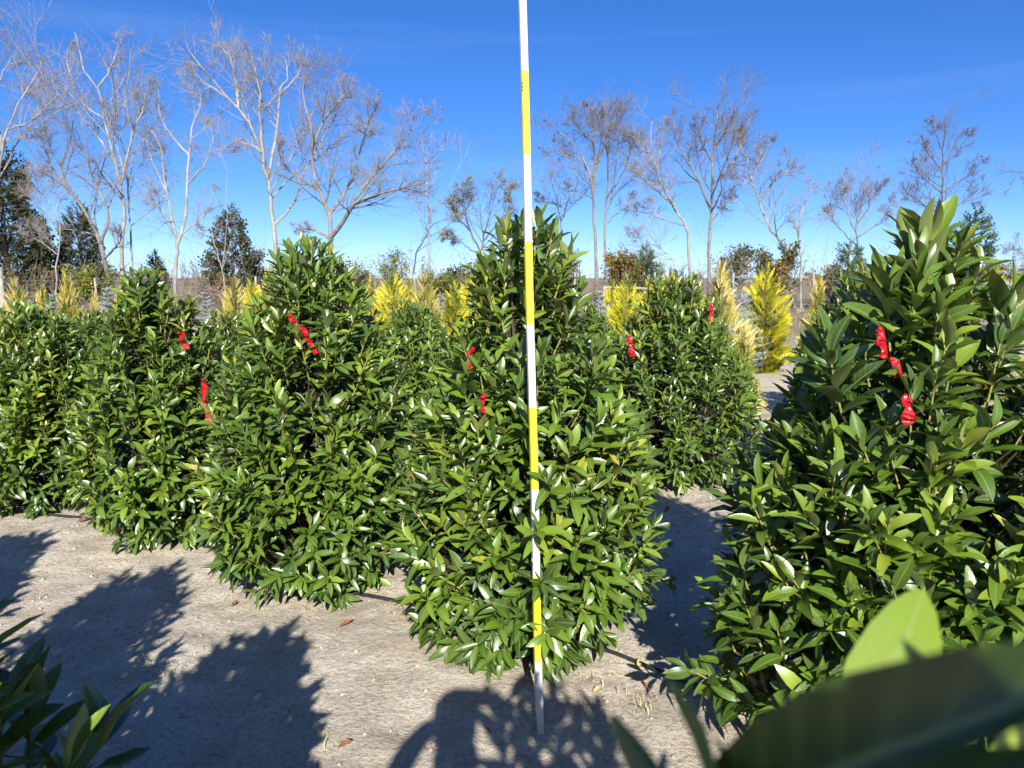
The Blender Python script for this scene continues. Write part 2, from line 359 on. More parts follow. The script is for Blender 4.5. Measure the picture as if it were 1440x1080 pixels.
def laurel_data(seed, h, R, n_shoots, leaf_len, leaders, top=0.0, lead_len=0.3, extra=(), lead_leaf=1.22, loose=0.0):
    """shoots and leaves of one cherry laurel, in its own coordinates"""
    rs = np.random.RandomState(seed)
    S0, SD, SL, SK = [], [], [], []            # base, direction, length, kind
    lob = rs.rand(3) * 6.28
    k = 0
    while k < n_shoots:
        t = rs.rand() ** 0.92 * 0.93 + 0.02
        if rs.rand() > 0.12 + 0.88 * envelope(t, 1, top): continue
        if t > 0.66 and rs.rand() < loose: continue
        az = k * 2.39996 + rs.normal() * 0.5
        inner = rs.rand() < 0.20
        rho = rs.uniform(0.35, 0.7) if inner else rs.uniform(0.84, 1.04)
        lobe = 1 + 0.06 * math.sin(2 * az + lob[0] + 5 * t) + 0.05 * math.sin(5 * az + lob[1] - 9 * t) + 0.05 * math.sin(9 * az + lob[2] + 13 * t)
        r = envelope(t, R, top) * rho * lobe
        tip = np.array([math.cos(az) * r, math.sin(az) * r, t * h + rs.normal() * 0.02])
        out = np.array([math.cos(az), math.sin(az), 0])
        upw = np.interp(t, [0, 0.12, 0.3, 0.6, 0.9, 1], [-0.22, 0.50, 1.25, 2.0, 3.6, 6]) + rs.normal() * 0.22
        d = out * 1.0 + np.array([0, 0, upw]) + rs.normal(size=3) * 0.22
        d = d / np.linalg.norm(d)
        L = rs.uniform(0.13, 0.24) * (0.85 + 0.5 * t)
        S0.append(tip - d * L * 0.75); SD.append(d); SL.append(L); SK.append(0 if inner else 1); k += 1
    for j in range(leaders):
        az = rs.rand() * 6.28; rr = rs.rand() ** 0.7 * R * 0.30 * (j > 0)
        L = lead_len * rs.uniform(0.75, 1.1); tipz = h if j == 0 else h * rs.uniform(0.86, 0.97)
        d = np.array([math.cos(az) * 0.14, math.sin(az) * 0.14, 1.0]) + rs.normal(size=3) * 0.05; d /= np.linalg.norm(d)
        tip = np.array([math.cos(az) * rr, math.sin(az) * rr, tipz])
        S0.append(tip - d * (L + 0.07)); SD.append(d); SL.append(L); SK.append(2)
    for (b, d, L, kd) in extra:
        S0.append(np.array(b)); SD.append(np.array(d) / np.linalg.norm(d)); SL.append(L); SK.append(kd)
    S0, SD, SL, SK = np.array(S0), np.array(SD), np.array(SL), np.array(SK)
    # ---- leaves
    P, DL, NL, LEN, WID, TIN, VR = [], [], [], [], [], [], []
    up = np.array([0, 0, 1.0])
    sun = np.array(sun_to)
    for s in range(len(S0)):
        d = SD[s]; L = SL[s]
        a = np.cross(d, [0.3, 0.2, 1.0] if abs(d[2]) < 0.9 else [1, 0, 0]); a /= np.linalg.norm(a); b = np.cross(d, a)
        n = min(int(round(L / 0.0205)) + 3, 16)
        ph = rs.rand() * 6.28
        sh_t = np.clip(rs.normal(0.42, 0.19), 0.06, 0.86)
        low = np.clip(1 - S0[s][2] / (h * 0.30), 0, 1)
        for q in range(n):
            u = (q + 0.5) / n
            az = ph + q * 2.399
            rad = math.cos(az) * a + math.sin(az) * b
            fi = math.radians(np.interp(u, [0, 0.6, 1], [72, 52, 20]) + rs.normal() * 9)
            if SK[s] == 2: fi *= 0.78
            ld = math.cos(fi) * d + math.sin(fi) * rad
            ld = ld + np.array([0, 0, -0.62 * low - 0.10 * (1 - u)])
            ld /= np.linalg.norm(ld)
            nn = d * 1.0 + up * 0.28 + sun * 0.22 + rs.normal(size=3) * 0.30
            nn = nn - ld * nn.dot(ld); nn /= max(np.linalg.norm(nn), 1e-6)
            P.append(S0[s] + d * L * (0.02 + 0.98 * u) + rad * 0.004); DL.append(ld); NL.append(nn)
            sz = leaf_len * rs.uniform(0.82, 1.18) * np.interp(u, [0, 0.3, 0.85, 1], [0.85, 1.04, 1.0, 0.68])
            if SK[s] == 2: sz *= lead_leaf
            LEN.append(sz); WID.append(rs.uniform(0.80, 1.20))
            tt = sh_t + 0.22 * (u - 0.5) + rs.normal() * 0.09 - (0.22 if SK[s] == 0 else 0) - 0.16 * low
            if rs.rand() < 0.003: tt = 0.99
            TIN.append(float(np.clip(tt, 0.02, 1.0))); VR.append(rs.randint(0, 6))
    return dict(S0=S0, SD=SD, SL=SL, SK=SK, P=np.array(P), D=np.array(DL), N=np.array(NL), LEN=np.array(LEN), WID=np.array(WID), T=np.array(TIN), VR=np.array(VR), h=h, R=R)

def add_leaf(dat, p, d, nrmal, length, wid, t, vr):
    d = np.array(d, float); d /= np.linalg.norm(d); nn = np.array(nrmal, float); nn -= d * nn.dot(d); nn /= np.linalg.norm(nn)
    for k, v in (('P', p), ('D', d), ('N', nn)): dat[k] = np.vstack([dat[k], np.array(v)[None]])
    for k, v in (('LEN', length), ('WID', wid), ('T', t), ('VR', vr)): dat[k] = np.append(dat[k], v)
    dat['VR'] = dat['VR'].astype(int)

def leaf_frames(dat, sel):
    D, N = dat['D'][sel], dat['N'][sel]
    Yv = np.cross(N, D)
    M = np.stack([D * dat['LEN'][sel][:, None], Yv * (dat['LEN'] * dat['WID'])[sel][:, None], N * dat['LEN'][sel][:, None]], -1)   # columns
    return M

def foliage_mesh(dat, sel, fine):
    """fine: mask of the leaves that get the finer blade"""
    Vs, Fs, Us, Ts, off = [], [], [], [], 0
    for v, bases, pick in [(v, b, m) for v in range(6) for b, m in ((LF, fine), (LC, ~fine))]:
        ids = np.where(sel & pick & (dat['VR'] == v))[0]
        if not len(ids): continue
        V, F, U = bases[v]
        M = leaf_frames(dat, ids)
        W = np.einsum('nij,vj->nvi', M, V) + dat['P'][ids][:, None]
        Vs.append(W.reshape(-1, 3)); Fs.append((F[None] + (np.arange(len(ids)) * len(V))[:, None, None] + off).reshape(-1, 3))
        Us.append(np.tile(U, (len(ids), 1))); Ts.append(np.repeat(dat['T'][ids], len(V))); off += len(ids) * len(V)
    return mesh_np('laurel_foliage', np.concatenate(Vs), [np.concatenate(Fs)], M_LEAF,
                   {'luv': ('FLOAT_VECTOR', np.concatenate(Us)), 'tint': ('FLOAT', np.concatenate(Ts))})

def visible_leaves(dat, loc, most):
    """the leaves that show largest: facing, unhidden by the plant's own leaves, inside the picture"""
    n = len(dat['P']); M = leaf_frames(dat, np.arange(n)); loc = np.array(loc)
    B = dat['P'] + loc
    quad = np.array([[0, 0, 0], [0.5, 0.16, 0.05], [1, 0, 0], [0.5, -0.16, 0.05]])
    W = np.einsum('nij,vj->nvi', M, quad) + B[:, None]
    tri = [(4 * k, 4 * k + 1, 4 * k + 2) for k in range(n)] + [(4 * k, 4 * k + 2, 4 * k + 3) for k in range(n)]
    bvh = BVHTree.FromPolygons(W.reshape(-1, 3).tolist(), tri)
    C = W.mean(1); eye = np.array([0, 0, EYE])
    v = eye - C; dist = np.linalg.norm(v, axis=1); v /= dist[:, None]
    ax = (C[:, 1]) * CP - (C[:, 2] - EYE) * SP
    px = 720 + C[:, 0] / np.maximum(ax, .05) * FPX; py = 540 - ((C[:, 2] - EYE) * CP + C[:, 1] * SP) / np.maximum(ax, .05) * FPX
    face = np.abs((dat['N'] * v).sum(1)) + 0.12
    score = face * dat['LEN'] ** 2 * dat['WID'] / dist ** 2
    ok = (ax > 0.1) & (px > -15) & (px < 1455) & (py > -15) & (py < 1095)
    for k in np.where(ok)[0]:
        hit = bvh.ray_cast(Vector(C[k] + v[k] * 0.006), Vector(v[k]), float(dist[k] - 0.02))
        if hit[0] is not None: ok[k] = False
    score = np.where(ok, score, 0)
    idx = np.argsort(-score)[:most]
    sel = np.zeros(n, bool); sel[idx[score[idx] > 0]] = True
    return sel

def laurel(dat, loc, label, most, group, fine=True, seed=0):
    rs = np.random.RandomState(seed + 100)
    z0 = gz(loc[0], loc[1])
    root = thing('cherry_laurel', label, 'laurel shrub', (loc[0], loc[1], z0), group)
    h, R = dat['h'], dat['R']
    # main stems
    ns = 6
    stems = []
    for k in range(ns):
        az = k * 6.28 / ns + rs.rand() * 0.6; hh = h * rs.uniform(0.72, 0.92) * (1.0 if k else 1.03); sp = R * rs.uniform(0.10, 0.32) * (k > 0)
        pts = [(0.015 * math.cos(az), 0.015 * math.sin(az), -0.05 if k == 0 else 0.06), (sp * .35 * math.cos(az), sp * .35 * math.sin(az), hh * .3),
               (sp * .8 * math.cos(az) + rs.normal() * .01, sp * .8 * math.sin(az), hh * .65), (sp * math.cos(az), sp * math.sin(az), hh)]
        stems.append(resample(pts, 9))
    for k, p in enumerate(stems):
        V, F = tubes(p[None], np.linspace(0.022 if k == 0 else 0.014, 0.005, 9)[None], 6)
        link('trunk' if k == 0 else 'stem', mesh_np('stem', V, [F], M_WOOD), root)
    # side branches carry the shoots
    PB, RB = [], []
    for s in range(len(dat['S0'])):
        b, d, L = dat['S0'][s], dat['SD'][s], dat['SL'][s]
        st = stems[rs.randint(0, ns)]
        zt = max(0.05, b[2] - 0.12 - 0.55 * math.hypot(b[0], b[1]))
        q = st[np.argmin(np.abs(st[:, 2] - zt))]
        PB.append(resample([q, (q * 0.45 + b * 0.55) + np.array([0, 0, -0.03]), b, b + d * L * 0.55, b + d * L], 7 if fine else 5))
        RB.append(np.interp(np.linspace(0, 1, 7 if fine else 5), [0, 0.5, 1], [0.0055, 0.0042, 0.0022]))
    PB, RB = np.array(PB), np.array(RB); KM = 3 if fine else 2
    V, F = tubes(PB[:, :KM + 1], RB[:, :KM + 1], 3)
    br = link('branches', mesh_np('branches', V, [F], M_WOOD), root); br['kind'] = 'stuff'
    V, F = tubes(PB[:, KM:], RB[:, KM:], 3)
    br = link('shoots', mesh_np('shoots', V, [F], M_SHOOT), root); br['kind'] = 'stuff'
    to = -np.array(loc) / np.linalg.norm(loc)
    near = (dat['P'][:, 0] * to[0] + dat['P'][:, 1] * to[1] > 0.18) if fine else np.zeros(len(dat['P']), bool)
    sel = visible_leaves(dat, (loc[0], loc[1], z0), most) if most else np.zeros(len(dat['P']), bool)
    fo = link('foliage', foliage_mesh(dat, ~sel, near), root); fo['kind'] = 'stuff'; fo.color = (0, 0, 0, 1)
    ids = np.where(sel)[0]
    if len(ids):
        M = leaf_frames(dat, ids); meshes = LEAF_ME if fine else LEAF_MEC
        for k, q in enumerate(ids):
            o = bpy.data.objects.new('leaf', meshes[dat['VR'][q]]); COL.objects.link(o); o.parent = root
            m4 = np.eye(4); m4[:3, :3] = M[k]; m4[:3, 3] = dat['P'][q]
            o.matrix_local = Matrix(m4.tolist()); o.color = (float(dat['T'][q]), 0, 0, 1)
    return root

G1 = 'cherry laurels in the first row'
G2 = 'cherry laurels in the second row'
G0 = 'cherry laurels in the row around the camera'
front = [  # loc, height, radius, shoots, leaf length, leaders, top fullness, label
    ((1.33, 2.47), 1.82, 0.60, 560, 0.106, 3, -0.6, 'large glossy laurel at the right with long upright top leaves and torn red tape'),
    ((0.06, 3.36), 1.94, 0.52, 560, 0.096, 4, 0.0, 'pointed laurel directly behind the yellow and white measuring pole'),
    ((-1.06, 4.06), 1.87, 0.53, 560, 0.092, 5, 0.3, 'broad laurel left of the pole with a red tape diagonal near its top'),
    ((-2.22, 4.80), 1.69, 0.48, 500, 0.090, 3, 0.2, 'narrow-topped laurel with two short red tapes, third left of the pole'),
    ((-3.40, 5.48), 1.48, 0.50, 480, 0.088, 3, 0.9, 'untaped round-topped laurel near the left picture edge'),
    ((-4.66, 6.15), 1.46, 0.50, 380, 0.088, 3, 0.7, 'laurel cut off by the left picture edge'),
]
for k, (loc, h, R, ns, ll, ld, top, lab) in enumerate(front):
    ex = []
    if k == 0:   # the tall leaders and side shoots of the right-hand plant
        ex = [((-0.04, -0.05, 1.52), (0.02, 0, 1), 0.26, 2), ((-0.16, -0.10, 1.40), (-0.12, 0, 1), 0.24, 2), ((0.13, -0.08, 1.38), (0.4, -0.05, 1), 0.22, 2),
              ((0.20, -0.10, 1.18), (0.45, -0.1, 1), 0.24, 2), ((-0.32, -0.15, 1.22), (-0.3, -0.1, 1), 0.24, 2)]
    if k == 1:
        ex = [((0.12, -0.10, 1.56), (0.3, 0, 1), 0.20, 2), ((-0.12, -0.12, 1.42), (-0.25, 0, 1), 0.22, 2),
              ((0.06, -0.59, 0.50), (-0.1, -1, 0.45), 0.20, 1), ((0.00, -0.59, 0.66), (0.25, -1, 0.7), 0.19, 1), ((0.10, -0.57, 0.34), (-0.2, -1, 0.2), 0.20, 1), ((0.09, -0.55, 0.82), (-0.2, -1, 0.9), 0.17, 1), ((-0.02, -0.44, 1.02), (0.3, -1, 1.2), 0.17, 1)]
    d = laurel_data(11 + k, h, R, ns, ll, ld, top, 0.30 if k < 3 else 0.24, ex, 1.45 if k == 0 else 1.25, (0.62, 0.45, 0.35, 0.3, 0, 0)[k])
    laurel(d, loc, lab, 300 if k < 5 else 120, G1, True, k)
second = [
    ((3.75, 4.85), 1.62, 0.50, 'second-row laurel cut off by the right picture edge'),
    ((2.50, 5.60), 1.86, 0.48, 'tall second-row laurel peering out left of the large right-hand laurel'),
    ((1.30, 6.15), 1.74, 0.64, 'wide second-row laurel with two red tapes right of the pole'),
    ((0.25, 6.90), 1.55, 0.52, 'second-row laurel mostly hidden behind the laurel at the pole'),
    ((-0.95, 7.50), 1.53, 0.55, 'second-row laurel filling the gap just left of the pole laurel'),
    ((-2.10, 8.20), 1.50, 0.50, 'second-row laurel hidden behind the broad laurel left of the pole'),
    ((-3.30, 8.90), 1.48, 0.55, 'second-row laurel in the gap between the two laurels with red tape'),
    ((-4.50, 9.60), 1.40, 0.50, 'second-row laurel behind the narrow-topped laurel'),
    ((-5.65, 10.3), 1.42, 0.55, 'second-row laurel left of the narrow-topped laurel'),
    ((-6.85, 11.0), 1.45, 0.55, 'second-row laurel farthest to the left'),
]
for k, (loc, h, R, lab) in enumerate(second):
    d = laurel_data(41 + k, h - [0.10, 0.10, 0.10, 0.12, 0.12, 0.2, 0.23, 0.25, 0.25, 0.28][k], R, [260, 380, 500, 220, 380, 200, 380, 200, 320, 260][k], 0.086, 3, [0.4, 0.3, 0.9, 0.3, 0.6][k % 5], 0.22)
    laurel(d, loc, lab, 200 if k in (1, 2) else 110, G2, False, 20 + k)
# third row: one plant, then copies of it and its parts
d3 = laurel_data(66, 1.26, 0.55, 300, 0.086, 2, 0.6, 0.2)
third = laurel(d3, (2.30, 9.35), 'third-row laurel behind the right flank of the wide second-row laurel', 0, 'cherry laurels in the third row', False, 66)
for k, (x, y, sc, lab) in enumerate([(0.95, 10.1, 1.0, 'third-row laurel between the pole laurel and the wide second-row laurel'), (-0.25, 10.8, 0.96, 'third-row laurel in the narrow gap left of the pole laurel'),
                                     (-1.45, 11.5, 1.0, 'third-row laurel below the golden conifers left of the pole'), (3.95, 8.6, 1.08, 'third-row laurel between the two right-hand laurels'), (-4.9, 13.2, 0.95, 'third-row laurel in the gap left of the broad laurel')]):
    c = third.copy(); COL.objects.link(c); c.location = (x, y, gz(x, y)); c.rotation_euler = (0, 0, 1.3 * k + 0.8); c.scale = (sc,) * 3; c['label'] = lab
    for ch in list(third.children):
        q = ch.copy(); COL.objects.link(q); q.parent = c
# row in which the photographer stands: one plant shows at the lower left, one at the lower right, the others by their shadows
d = laurel_data(71, 1.52, 0.50, 260, 0.106, 4, 0.4, 0.24, [(at(bx, by, ba) - np.array([-0.93, 0.71, 0]), at(tx, ty, ba + 0.06) - at(bx, by, ba), 0.21, 1) for bx, by, ba, tx, ty in ((30, 1170, 1.25, 45, 1000), (-40, 1040, 1.25, -30, 900), (75, 1210, 1.22, 120, 1080), (-10, 1160, 1.2, 5, 990))])
laurel(d, (-0.93, 0.71), 'near laurel whose leaf tips rise into the lower left corner', 120, G0, True, 51)
for k, (loc, h, lab) in enumerate([((-1.78, 1.30), 1.62, 'near laurel beyond the lower left corner, seen by its long shadow'),
                                   ((-2.85, 1.98), 1.55, 'near laurel beyond the left picture edge, seen by its shadow')]):
    laurel(laurel_data(73 + k, h, 0.50, 240, 0.11, 4, 0.6), loc, lab, 0, G0, False, 53 + k)
d = laurel_data(79, 1.36, 0.36, 190, 0.115, 0, 0.8, 0.2, [((-0.38, -0.14, 1.36), (-0.05, 0.0, 1), 0.30, 2), ((-0.28, -0.16, 1.40), (0.1, 0, 1), 0.30, 2),
                ((-0.20, -0.10, 1.36), (0.05, 0.05, 1), 0.30, 2), ((-0.12, -0.16, 1.38), (0.1, 0, 1), 0.28, 2), ((-0.33, -0.10, 1.30), (0.0, 0, 1), 0.30, 2), ((-0.05, -0.10, 1.34), (0.1, 0, 1), 0.28, 2)])  # unseen upright shoots beside the lens, added to shade the near leaves
NL = (0.56, 0.02)
# keep that plant's leaves out of the space right in front of the lens, then set the few shoots that reach into it
Wp = d['P'] + np.array([NL[0], NL[1], 0])
def trim(dat, keep):
    for q in ('P', 'D', 'N', 'LEN', 'WID', 'T', 'VR'): dat[q] = dat[q][keep]
ax_ = Wp[:, 1] * CP - (Wp[:, 2] - EYE) * SP
pyy = 540 - ((Wp[:, 2] - EYE) * CP + Wp[:, 1] * SP) / np.maximum(ax_, .02) * FPX
pxx = 720 + Wp[:, 0] / np.maximum(ax_, .02) * FPX
trim(d, ~((ax_ > 0.02) & (pyy < 1230) & (pxx < 1700)))
L0 = np.array([NL[0], NL[1], gz(*NL)])
def near_leaf(b, t, nrmal, wid, tin, vr):
    b = at(*b); t = at(*t); add_leaf(d, b - L0, t - b, nrmal, float(np.linalg.norm(t - b)), wid, tin, vr)
near_leaf((1178, 1060, 0.44), (1322, 828, 0.49), (0.05, -0.9, 0.35), 1.2, 0.80, 1)
near_leaf((985, 1175, 0.31), (1660, 885, 0.16), (-0.95, 0.12, 0.02), 0.52, 0.02, 3)  # very low tint: shade put into the colour, likewise on the dark leaves below
near_leaf((1060, 1215, 0.30), (1690, 1030, 0.17), (-0.9, 0.05, 0.25), 0.5, 0.06, 1)
near_leaf((1010, 1150, 0.27), (938, 962, 0.30), (0.8, -0.5, -0.5), 0.9, 0.12, 0)
near_leaf((960, 1160, 0.26), (858, 1005, 0.28), (0.5, -0.2, -0.8), 0.8, 0.08, 3)
near_leaf((1120, 1150, 0.28), (1104, 955, 0.31), (0.9, -0.3, -0.2), 0.5, 0.10, 3)
near_leaf((1330, 1190, 0.36), (1470, 1000, 0.40), (0.05, -0.9, 0.4), 1.1, 0.9, 0)
near_leaf((1050, 1190, 0.27), (1015, 1030, 0.30), (0.7, -0.4, -0.5), 0.8, 0.1, 1)
laurel(d, NL, 'nearest laurel with blurred dark leaves across the lower right corner', 60, G0, True, 61)

# ------------------------------------------------------------------ measuring pole
def paint(name, col, dirt):
    m, n, l, p, out = mat(name)
    t = n.new('ShaderNodeTexCoord'); mpn = n.new('ShaderNodeMapping'); mpn.inputs['Scale'].default_value = (1, 1, 0.12); l.new(t.outputs['Object'], mpn.inputs['Vector'])
    a = noise(n, l, 70, 5, mpn.outputs[0], 0.65); b = noise(n, l, 9, 4, t.outputs['Object'], 0.6)
    r = ramp(n, [(0.60, (0, 0, 0)), (0.74, (1, 1, 1))]); l.new(a, r.inputs[0])
    rb = ramp(n, [(0.45, (0, 0, 0)), (0.8, (1, 1, 1))]); l.new(b, rb.inputs[0])
    c = mix(n, l, math_n(n, l, 'MULTIPLY', r.outputs[0], 0.35), col, dirt)
    c = mix(n, l, math_n(n, l, 'MULTIPLY', rb.outputs[0], 0.30), c, tuple(0.55 * x + 0.45 * y for x, y in zip(col, dirt)))
    sz = n.new('ShaderNodeSeparateXYZ'); l.new(t.outputs['Object'], sz.inputs[0])
    ft = n.new('ShaderNodeMapRange'); ft.inputs['From Min'].default_value = 0.30; ft.inputs['From Max'].default_value = -0.02
    l.new(math_n(n, l, 'ADD', sz.outputs['Z'], math_n(n, l, 'MULTIPLY', math_n(n, l, 'SUBTRACT', b, 0.5), 0.45)), ft.inputs['Value'])
    c = mix(n, l, math_n(n, l, 'MULTIPLY', ft.outputs[0], 0.75), c, (0.33, 0.28, 0.22))
    sc = ramp(n, [(0.63, (0, 0, 0)), (0.68, (1, 1, 1))]); l.new(noise(n, l, 34, 6, t.outputs['Object'], 0.75), sc.inputs[0])
    c = mix(n, l, math_n(n, l, 'MULTIPLY', sc.outputs[0], 0.5), c, dirt)
    l.new(c, p.inputs['Base Color']); p.inputs['Roughness'].default_value = 0.5
    bump(n, l, a, 0.25, 0.002, p)
    return m
M_WHITE = paint('white_paint', (0.66, 0.66, 0.63), (0.30, 0.27, 0.23))
M_YELLOW = paint('yellow_paint', (0.78, 0.68, 0.006), (0.35, 0.27, 0.04))
M_BLACK = simple('black_ink', (0.012, 0.012, 0.012), (0.03, 0.03, 0.03), 20, 0.6)
AXP = 2.80
pb, pt = at(759.5, 1034, AXP), at(731.5, -150, AXP)
dirp = (pt - pb) / np.linalg.norm(pt - pb)
pole = thing('measuring_pole', 'tall square measuring pole painted in yellow and white foot bands', 'measuring pole', tuple(pb))
sx_ = np.cross(dirp, [0, 0.98, -0.14]); sx_ /= np.linalg.norm(sx_); sy_ = np.cross(dirp, sx_)
ca, sa = math.cos(0.22), math.sin(0.22); sx_, sy_ = ca * sx_ + sa * sy_, -sa * sx_ + ca * sy_
edges = [1036, 930, 810, 688, 573, 457, 340, 218, 100, -18, -136]
hw, bv = 0.0128, 0.003
prof = []
for (cx, cy) in ((1, 1), (-1, 1), (-1, -1), (1, -1)):
    for q in (0, 1):
        ux, uy = (cx * (hw - bv), cy * hw) if (q == 0) == (cx * cy > 0) else (cx * hw, cy * (hw - bv))
        prof.append((ux, uy))
def ang_sort(p): return sorted(p, key=lambda a: math.atan2(a[1], a[0]))
prof = np.array(ang_sort(prof))
for k in range(len(edges) - 1):
    za = (1034 - edges[k]) / FPX * AXP - (0.03 if k == 0 else 0); zb = (1034 - edges[k + 1]) / FPX * AXP
    sc = 1.0 if k % 2 == 0 else 1.012
    rings = []
    for z in np.linspace(za, zb, 5):
        wob = 0.0012 * math.sin(z * 5)
        rings.append(np.array([z * dirp + sc * (u * sx_ + v * sy_) + wob * sx_ for u, v in prof]))
    V = np.concatenate(rings); m8 = len(prof)
    F = np.array([(r * m8 + s, r * m8 + (s + 1) % m8, (r + 1) * m8 + (s + 1) % m8, (r + 1) * m8 + s) for r in range(4) for s in range(m8)])
    caps = np.array([list(range(m8))[::-1], list(range(4 * m8, 5 * m8))])
    o = link('white_band' if k % 2 == 0 else 'yellow_band', mesh_np('band', V, [F, caps], M_WHITE if k % 2 == 0 else M_YELLOW), pole)
    o.data.shade_flat()
# a small inked tick on the upper yellow band
z = (1034 - 124) / FPX * AXP
tick = []
toeye = sy_ if np.dot(sy_, np.array([0, 0, EYE]) - pb) > 0 else -sy_
for dz in (-0.012, 0, 0.013):
    for dz2 in (-0.003, 0.003):
        for u in (0.009, 0.014): tick.append((z + dz + dz2) * dirp + u * sx_ + toeye * (hw * 1.012 + 0.0007))
link('ink_mark', mesh_np('ink_mark', np.array(tick), [np.array([(4 * k, 4 * k + 1, 4 * k + 3, 4 * k + 2) for k in range(3)])], M_BLACK), pole)

# ------------------------------------------------------------------ red flagging tape
def tape_material():
    m, n, l, p, out = mat('red_tape')
    t = n.new('ShaderNodeTexCoord'); f = noise(n, l, 60, 3, t.outputs['Object'])
    r = ramp(n, [(0.3, (0.33, 0.004, 0.010)), (0.7, (0.56, 0.014, 0.024))]); l.new(f, r.inputs[0]); l.new(r.outputs[0], p.inputs['Base Color'])
    p.inputs['Roughness'].default_value = 0.35
    bump(n, l, f, 0.6, 0.004, p)
    tr = n.new('ShaderNodeBsdfTranslucent'); tr.inputs['Color'].default_value = (0.7, 0.03, 0.04, 1)
    ms = n.new('ShaderNodeMixShader'); ms.inputs[0].default_value = 0.2
    l.new(p.outputs[0], ms.inputs[1]); l.new(tr.outputs[0], ms.inputs[2]); l.new(ms.outputs[0], out.inputs['Surface'])
    return m
M_TAPE = tape_material()
def tape(pts, axial, width, label, seed, tw=1.0):
    rs = np.random.RandomState(seed)
    P = [at(x, y, axial + 0.035 + rs.normal() * 0.012) for x, y in pts]
    C = resample(np.array(P), 22)
    C += np.stack([0.003 * np.sin(np.arange(22) * 0.5 + seed), 0.010 * np.sin(np.arange(22) * 0.55 + seed), np.zeros(22)], -1)
    root = thing('flagging_tape', label, 'ribbon', tuple(C[0]), 'red flagging tapes tied in the laurels')
    T = nrm(np.gradient(C, axis=0))
    a = np.cross(T, [0, 1.0, 0.0]); a = nrm(a); b = np.cross(T, a)
    th = 0.45 * np.sin(np.arange(22) * 0.28 * tw + seed)
    wdt = width * 1.25 * (0.75 + 0.25 * np.sin(np.arange(22) * 0.5 + seed * 2)) ; wdt[:3] *= [0.35, 0.55, 0.8]
    side = (np.cos(th)[:, None] * a + np.sin(th)[:, None] * b) * wdt[:, None] / 2
    nn = np.cross(T, side); nn = nrm(nn) * 0.0006
    cup = nrm(np.cross(T, side)) * (width * rs.uniform(-0.22, 0.22, 22))[:, None]
    rows = []
    for k in range(22):
        c = C[k] - C[0]
        rows += [c - side[k] + nn[k], c + cup[k] + nn[k], c + side[k] + nn[k], c + side[k] - nn[k], c + cup[k] - nn[k], c - side[k] - nn[k]]
    F = np.array([(6 * k + s, 6 * k + (s + 1) % 6, 6 * k + 6 + (s + 1) % 6, 6 * k + 6 + s) for k in range(21) for s in range(6)])
    o = link('tail', mesh_np('tape', np.array(rows), [F, np.array([[5, 4, 3, 2, 1, 0], list(range(126, 132))])], M_TAPE), root); o.data.shade_flat()
    # the knot round a twig
    ang = np.linspace(0, 2 * np.pi, 13)[:-1]
    K = np.stack([0.005 * np.cos(ang), 0.005 * np.sin(ang), 0.003 * np.sin(2 * ang)], -1)
    KV, KF = [], []
    for k in range(12):
        for s in range(5):
            bb = s * 2 * np.pi / 5; r = 0.0045
            dirr = np.array([np.cos(ang[k]), np.sin(ang[k]), 0])
            KV.append(K[k] + dirr * r * 0.6 * np.cos(bb) + np.array([0, 0, width * 0.22 * np.sin(bb)]))
    for k in range(12):
        for s in range(5): KF.append((k * 5 + s, k * 5 + (s + 1) % 5, ((k + 1) % 12) * 5 + (s + 1) % 5, ((k + 1) % 12) * 5 + s))
    link('knot', mesh_np('knot', np.array(KV), [np.array(KF)], M_TAPE), root)
tape([(1238, 463), (1240, 480), (1243, 502)], 2.13, 0.030, 'upper piece of crumpled red tape in the large right-hand laurel', 1)
tape([(1254, 506), (1261, 516), (1268, 530)], 2.13, 0.026, 'middle crumpled piece of red tape in the large right-hand laurel', 2, 2)
tape([(1273, 558), (1277, 572), (1279, 598)], 2.09, 0.031, 'flat lower end of red tape hanging in the large right-hand laurel', 3)
tape([(409, 443), (417, 458), (428, 466), (433, 478), (444, 498)], 3.70, 0.032, 'long diagonal red tape in the broad laurel left of the pole', 4)
tape([(253, 468), (256, 476), (261, 490)], 4.50, 0.036, 'short red tape high in the narrow-topped laurel', 5)
tape([(285, 534), (287, 556), (290, 575), (298, 598)], 4.38, 0.030, 'thin trailing red tape lower in the narrow-topped laurel', 6)
tape([(664, 490), (660, 500), (661, 520)], 3.04, 0.020, 'small red tape in the left flank of the pole laurel', 7)
tape([(682, 556), (678, 562), (681, 580)], 2.97, 0.018, 'smallest red tape, just left of the pole', 8)
tape([(886, 472), (887, 486), (890, 502)], 5.80, 0.042, 'red tape low at the left side of the second-row laurel', 9)
tape([(1000, 428), (1000, 446), (993, 458)], 5.82, 0.042, 'red tape high at the right side of the second-row laurel', 10)

# ------------------------------------------------------------------ drip hoses
M_HOSE = simple('black_hose', (0.012, 0.013, 0.016), (0.035, 0.036, 0.04), 30, 0.42, 0.15, 0.003, spec=0.5)
def hose(p0, p1, label, seed, lift=0.012):
    rs = np.random.RandomState(seed)
    n = 70; t = np.linspace(0, 1, n)[:, None]
    P = (1 - t) * np.array(p0) + t * np.array(p1)
    nrm2 = np.array([0.5, 0.865]); wv = 0.05 * np.sin(t * 23 + seed) + 0.03 * np.sin(t * 51)
    P = P + nrm2 * wv
    z = ground_z(P[:, 0], P[:, 1]); z = np.convolve(np.pad(z, 2, 'edge'), np.ones(5) / 5, 'valid') + lift
    C = np.concatenate([P, z[:, None]], 1)
    V, F = tubes(C[None], np.full((1, n), 0.0095), 8)
    tag(link('drip_hose', mesh_np('hose', V, [F], M_HOSE)), label, 'hose', 'black drip hoses along the rows')
hose((2.6, 1.90), (-5.6, 6.60), 'black drip hose under the first laurel row, right of the pole', 1)
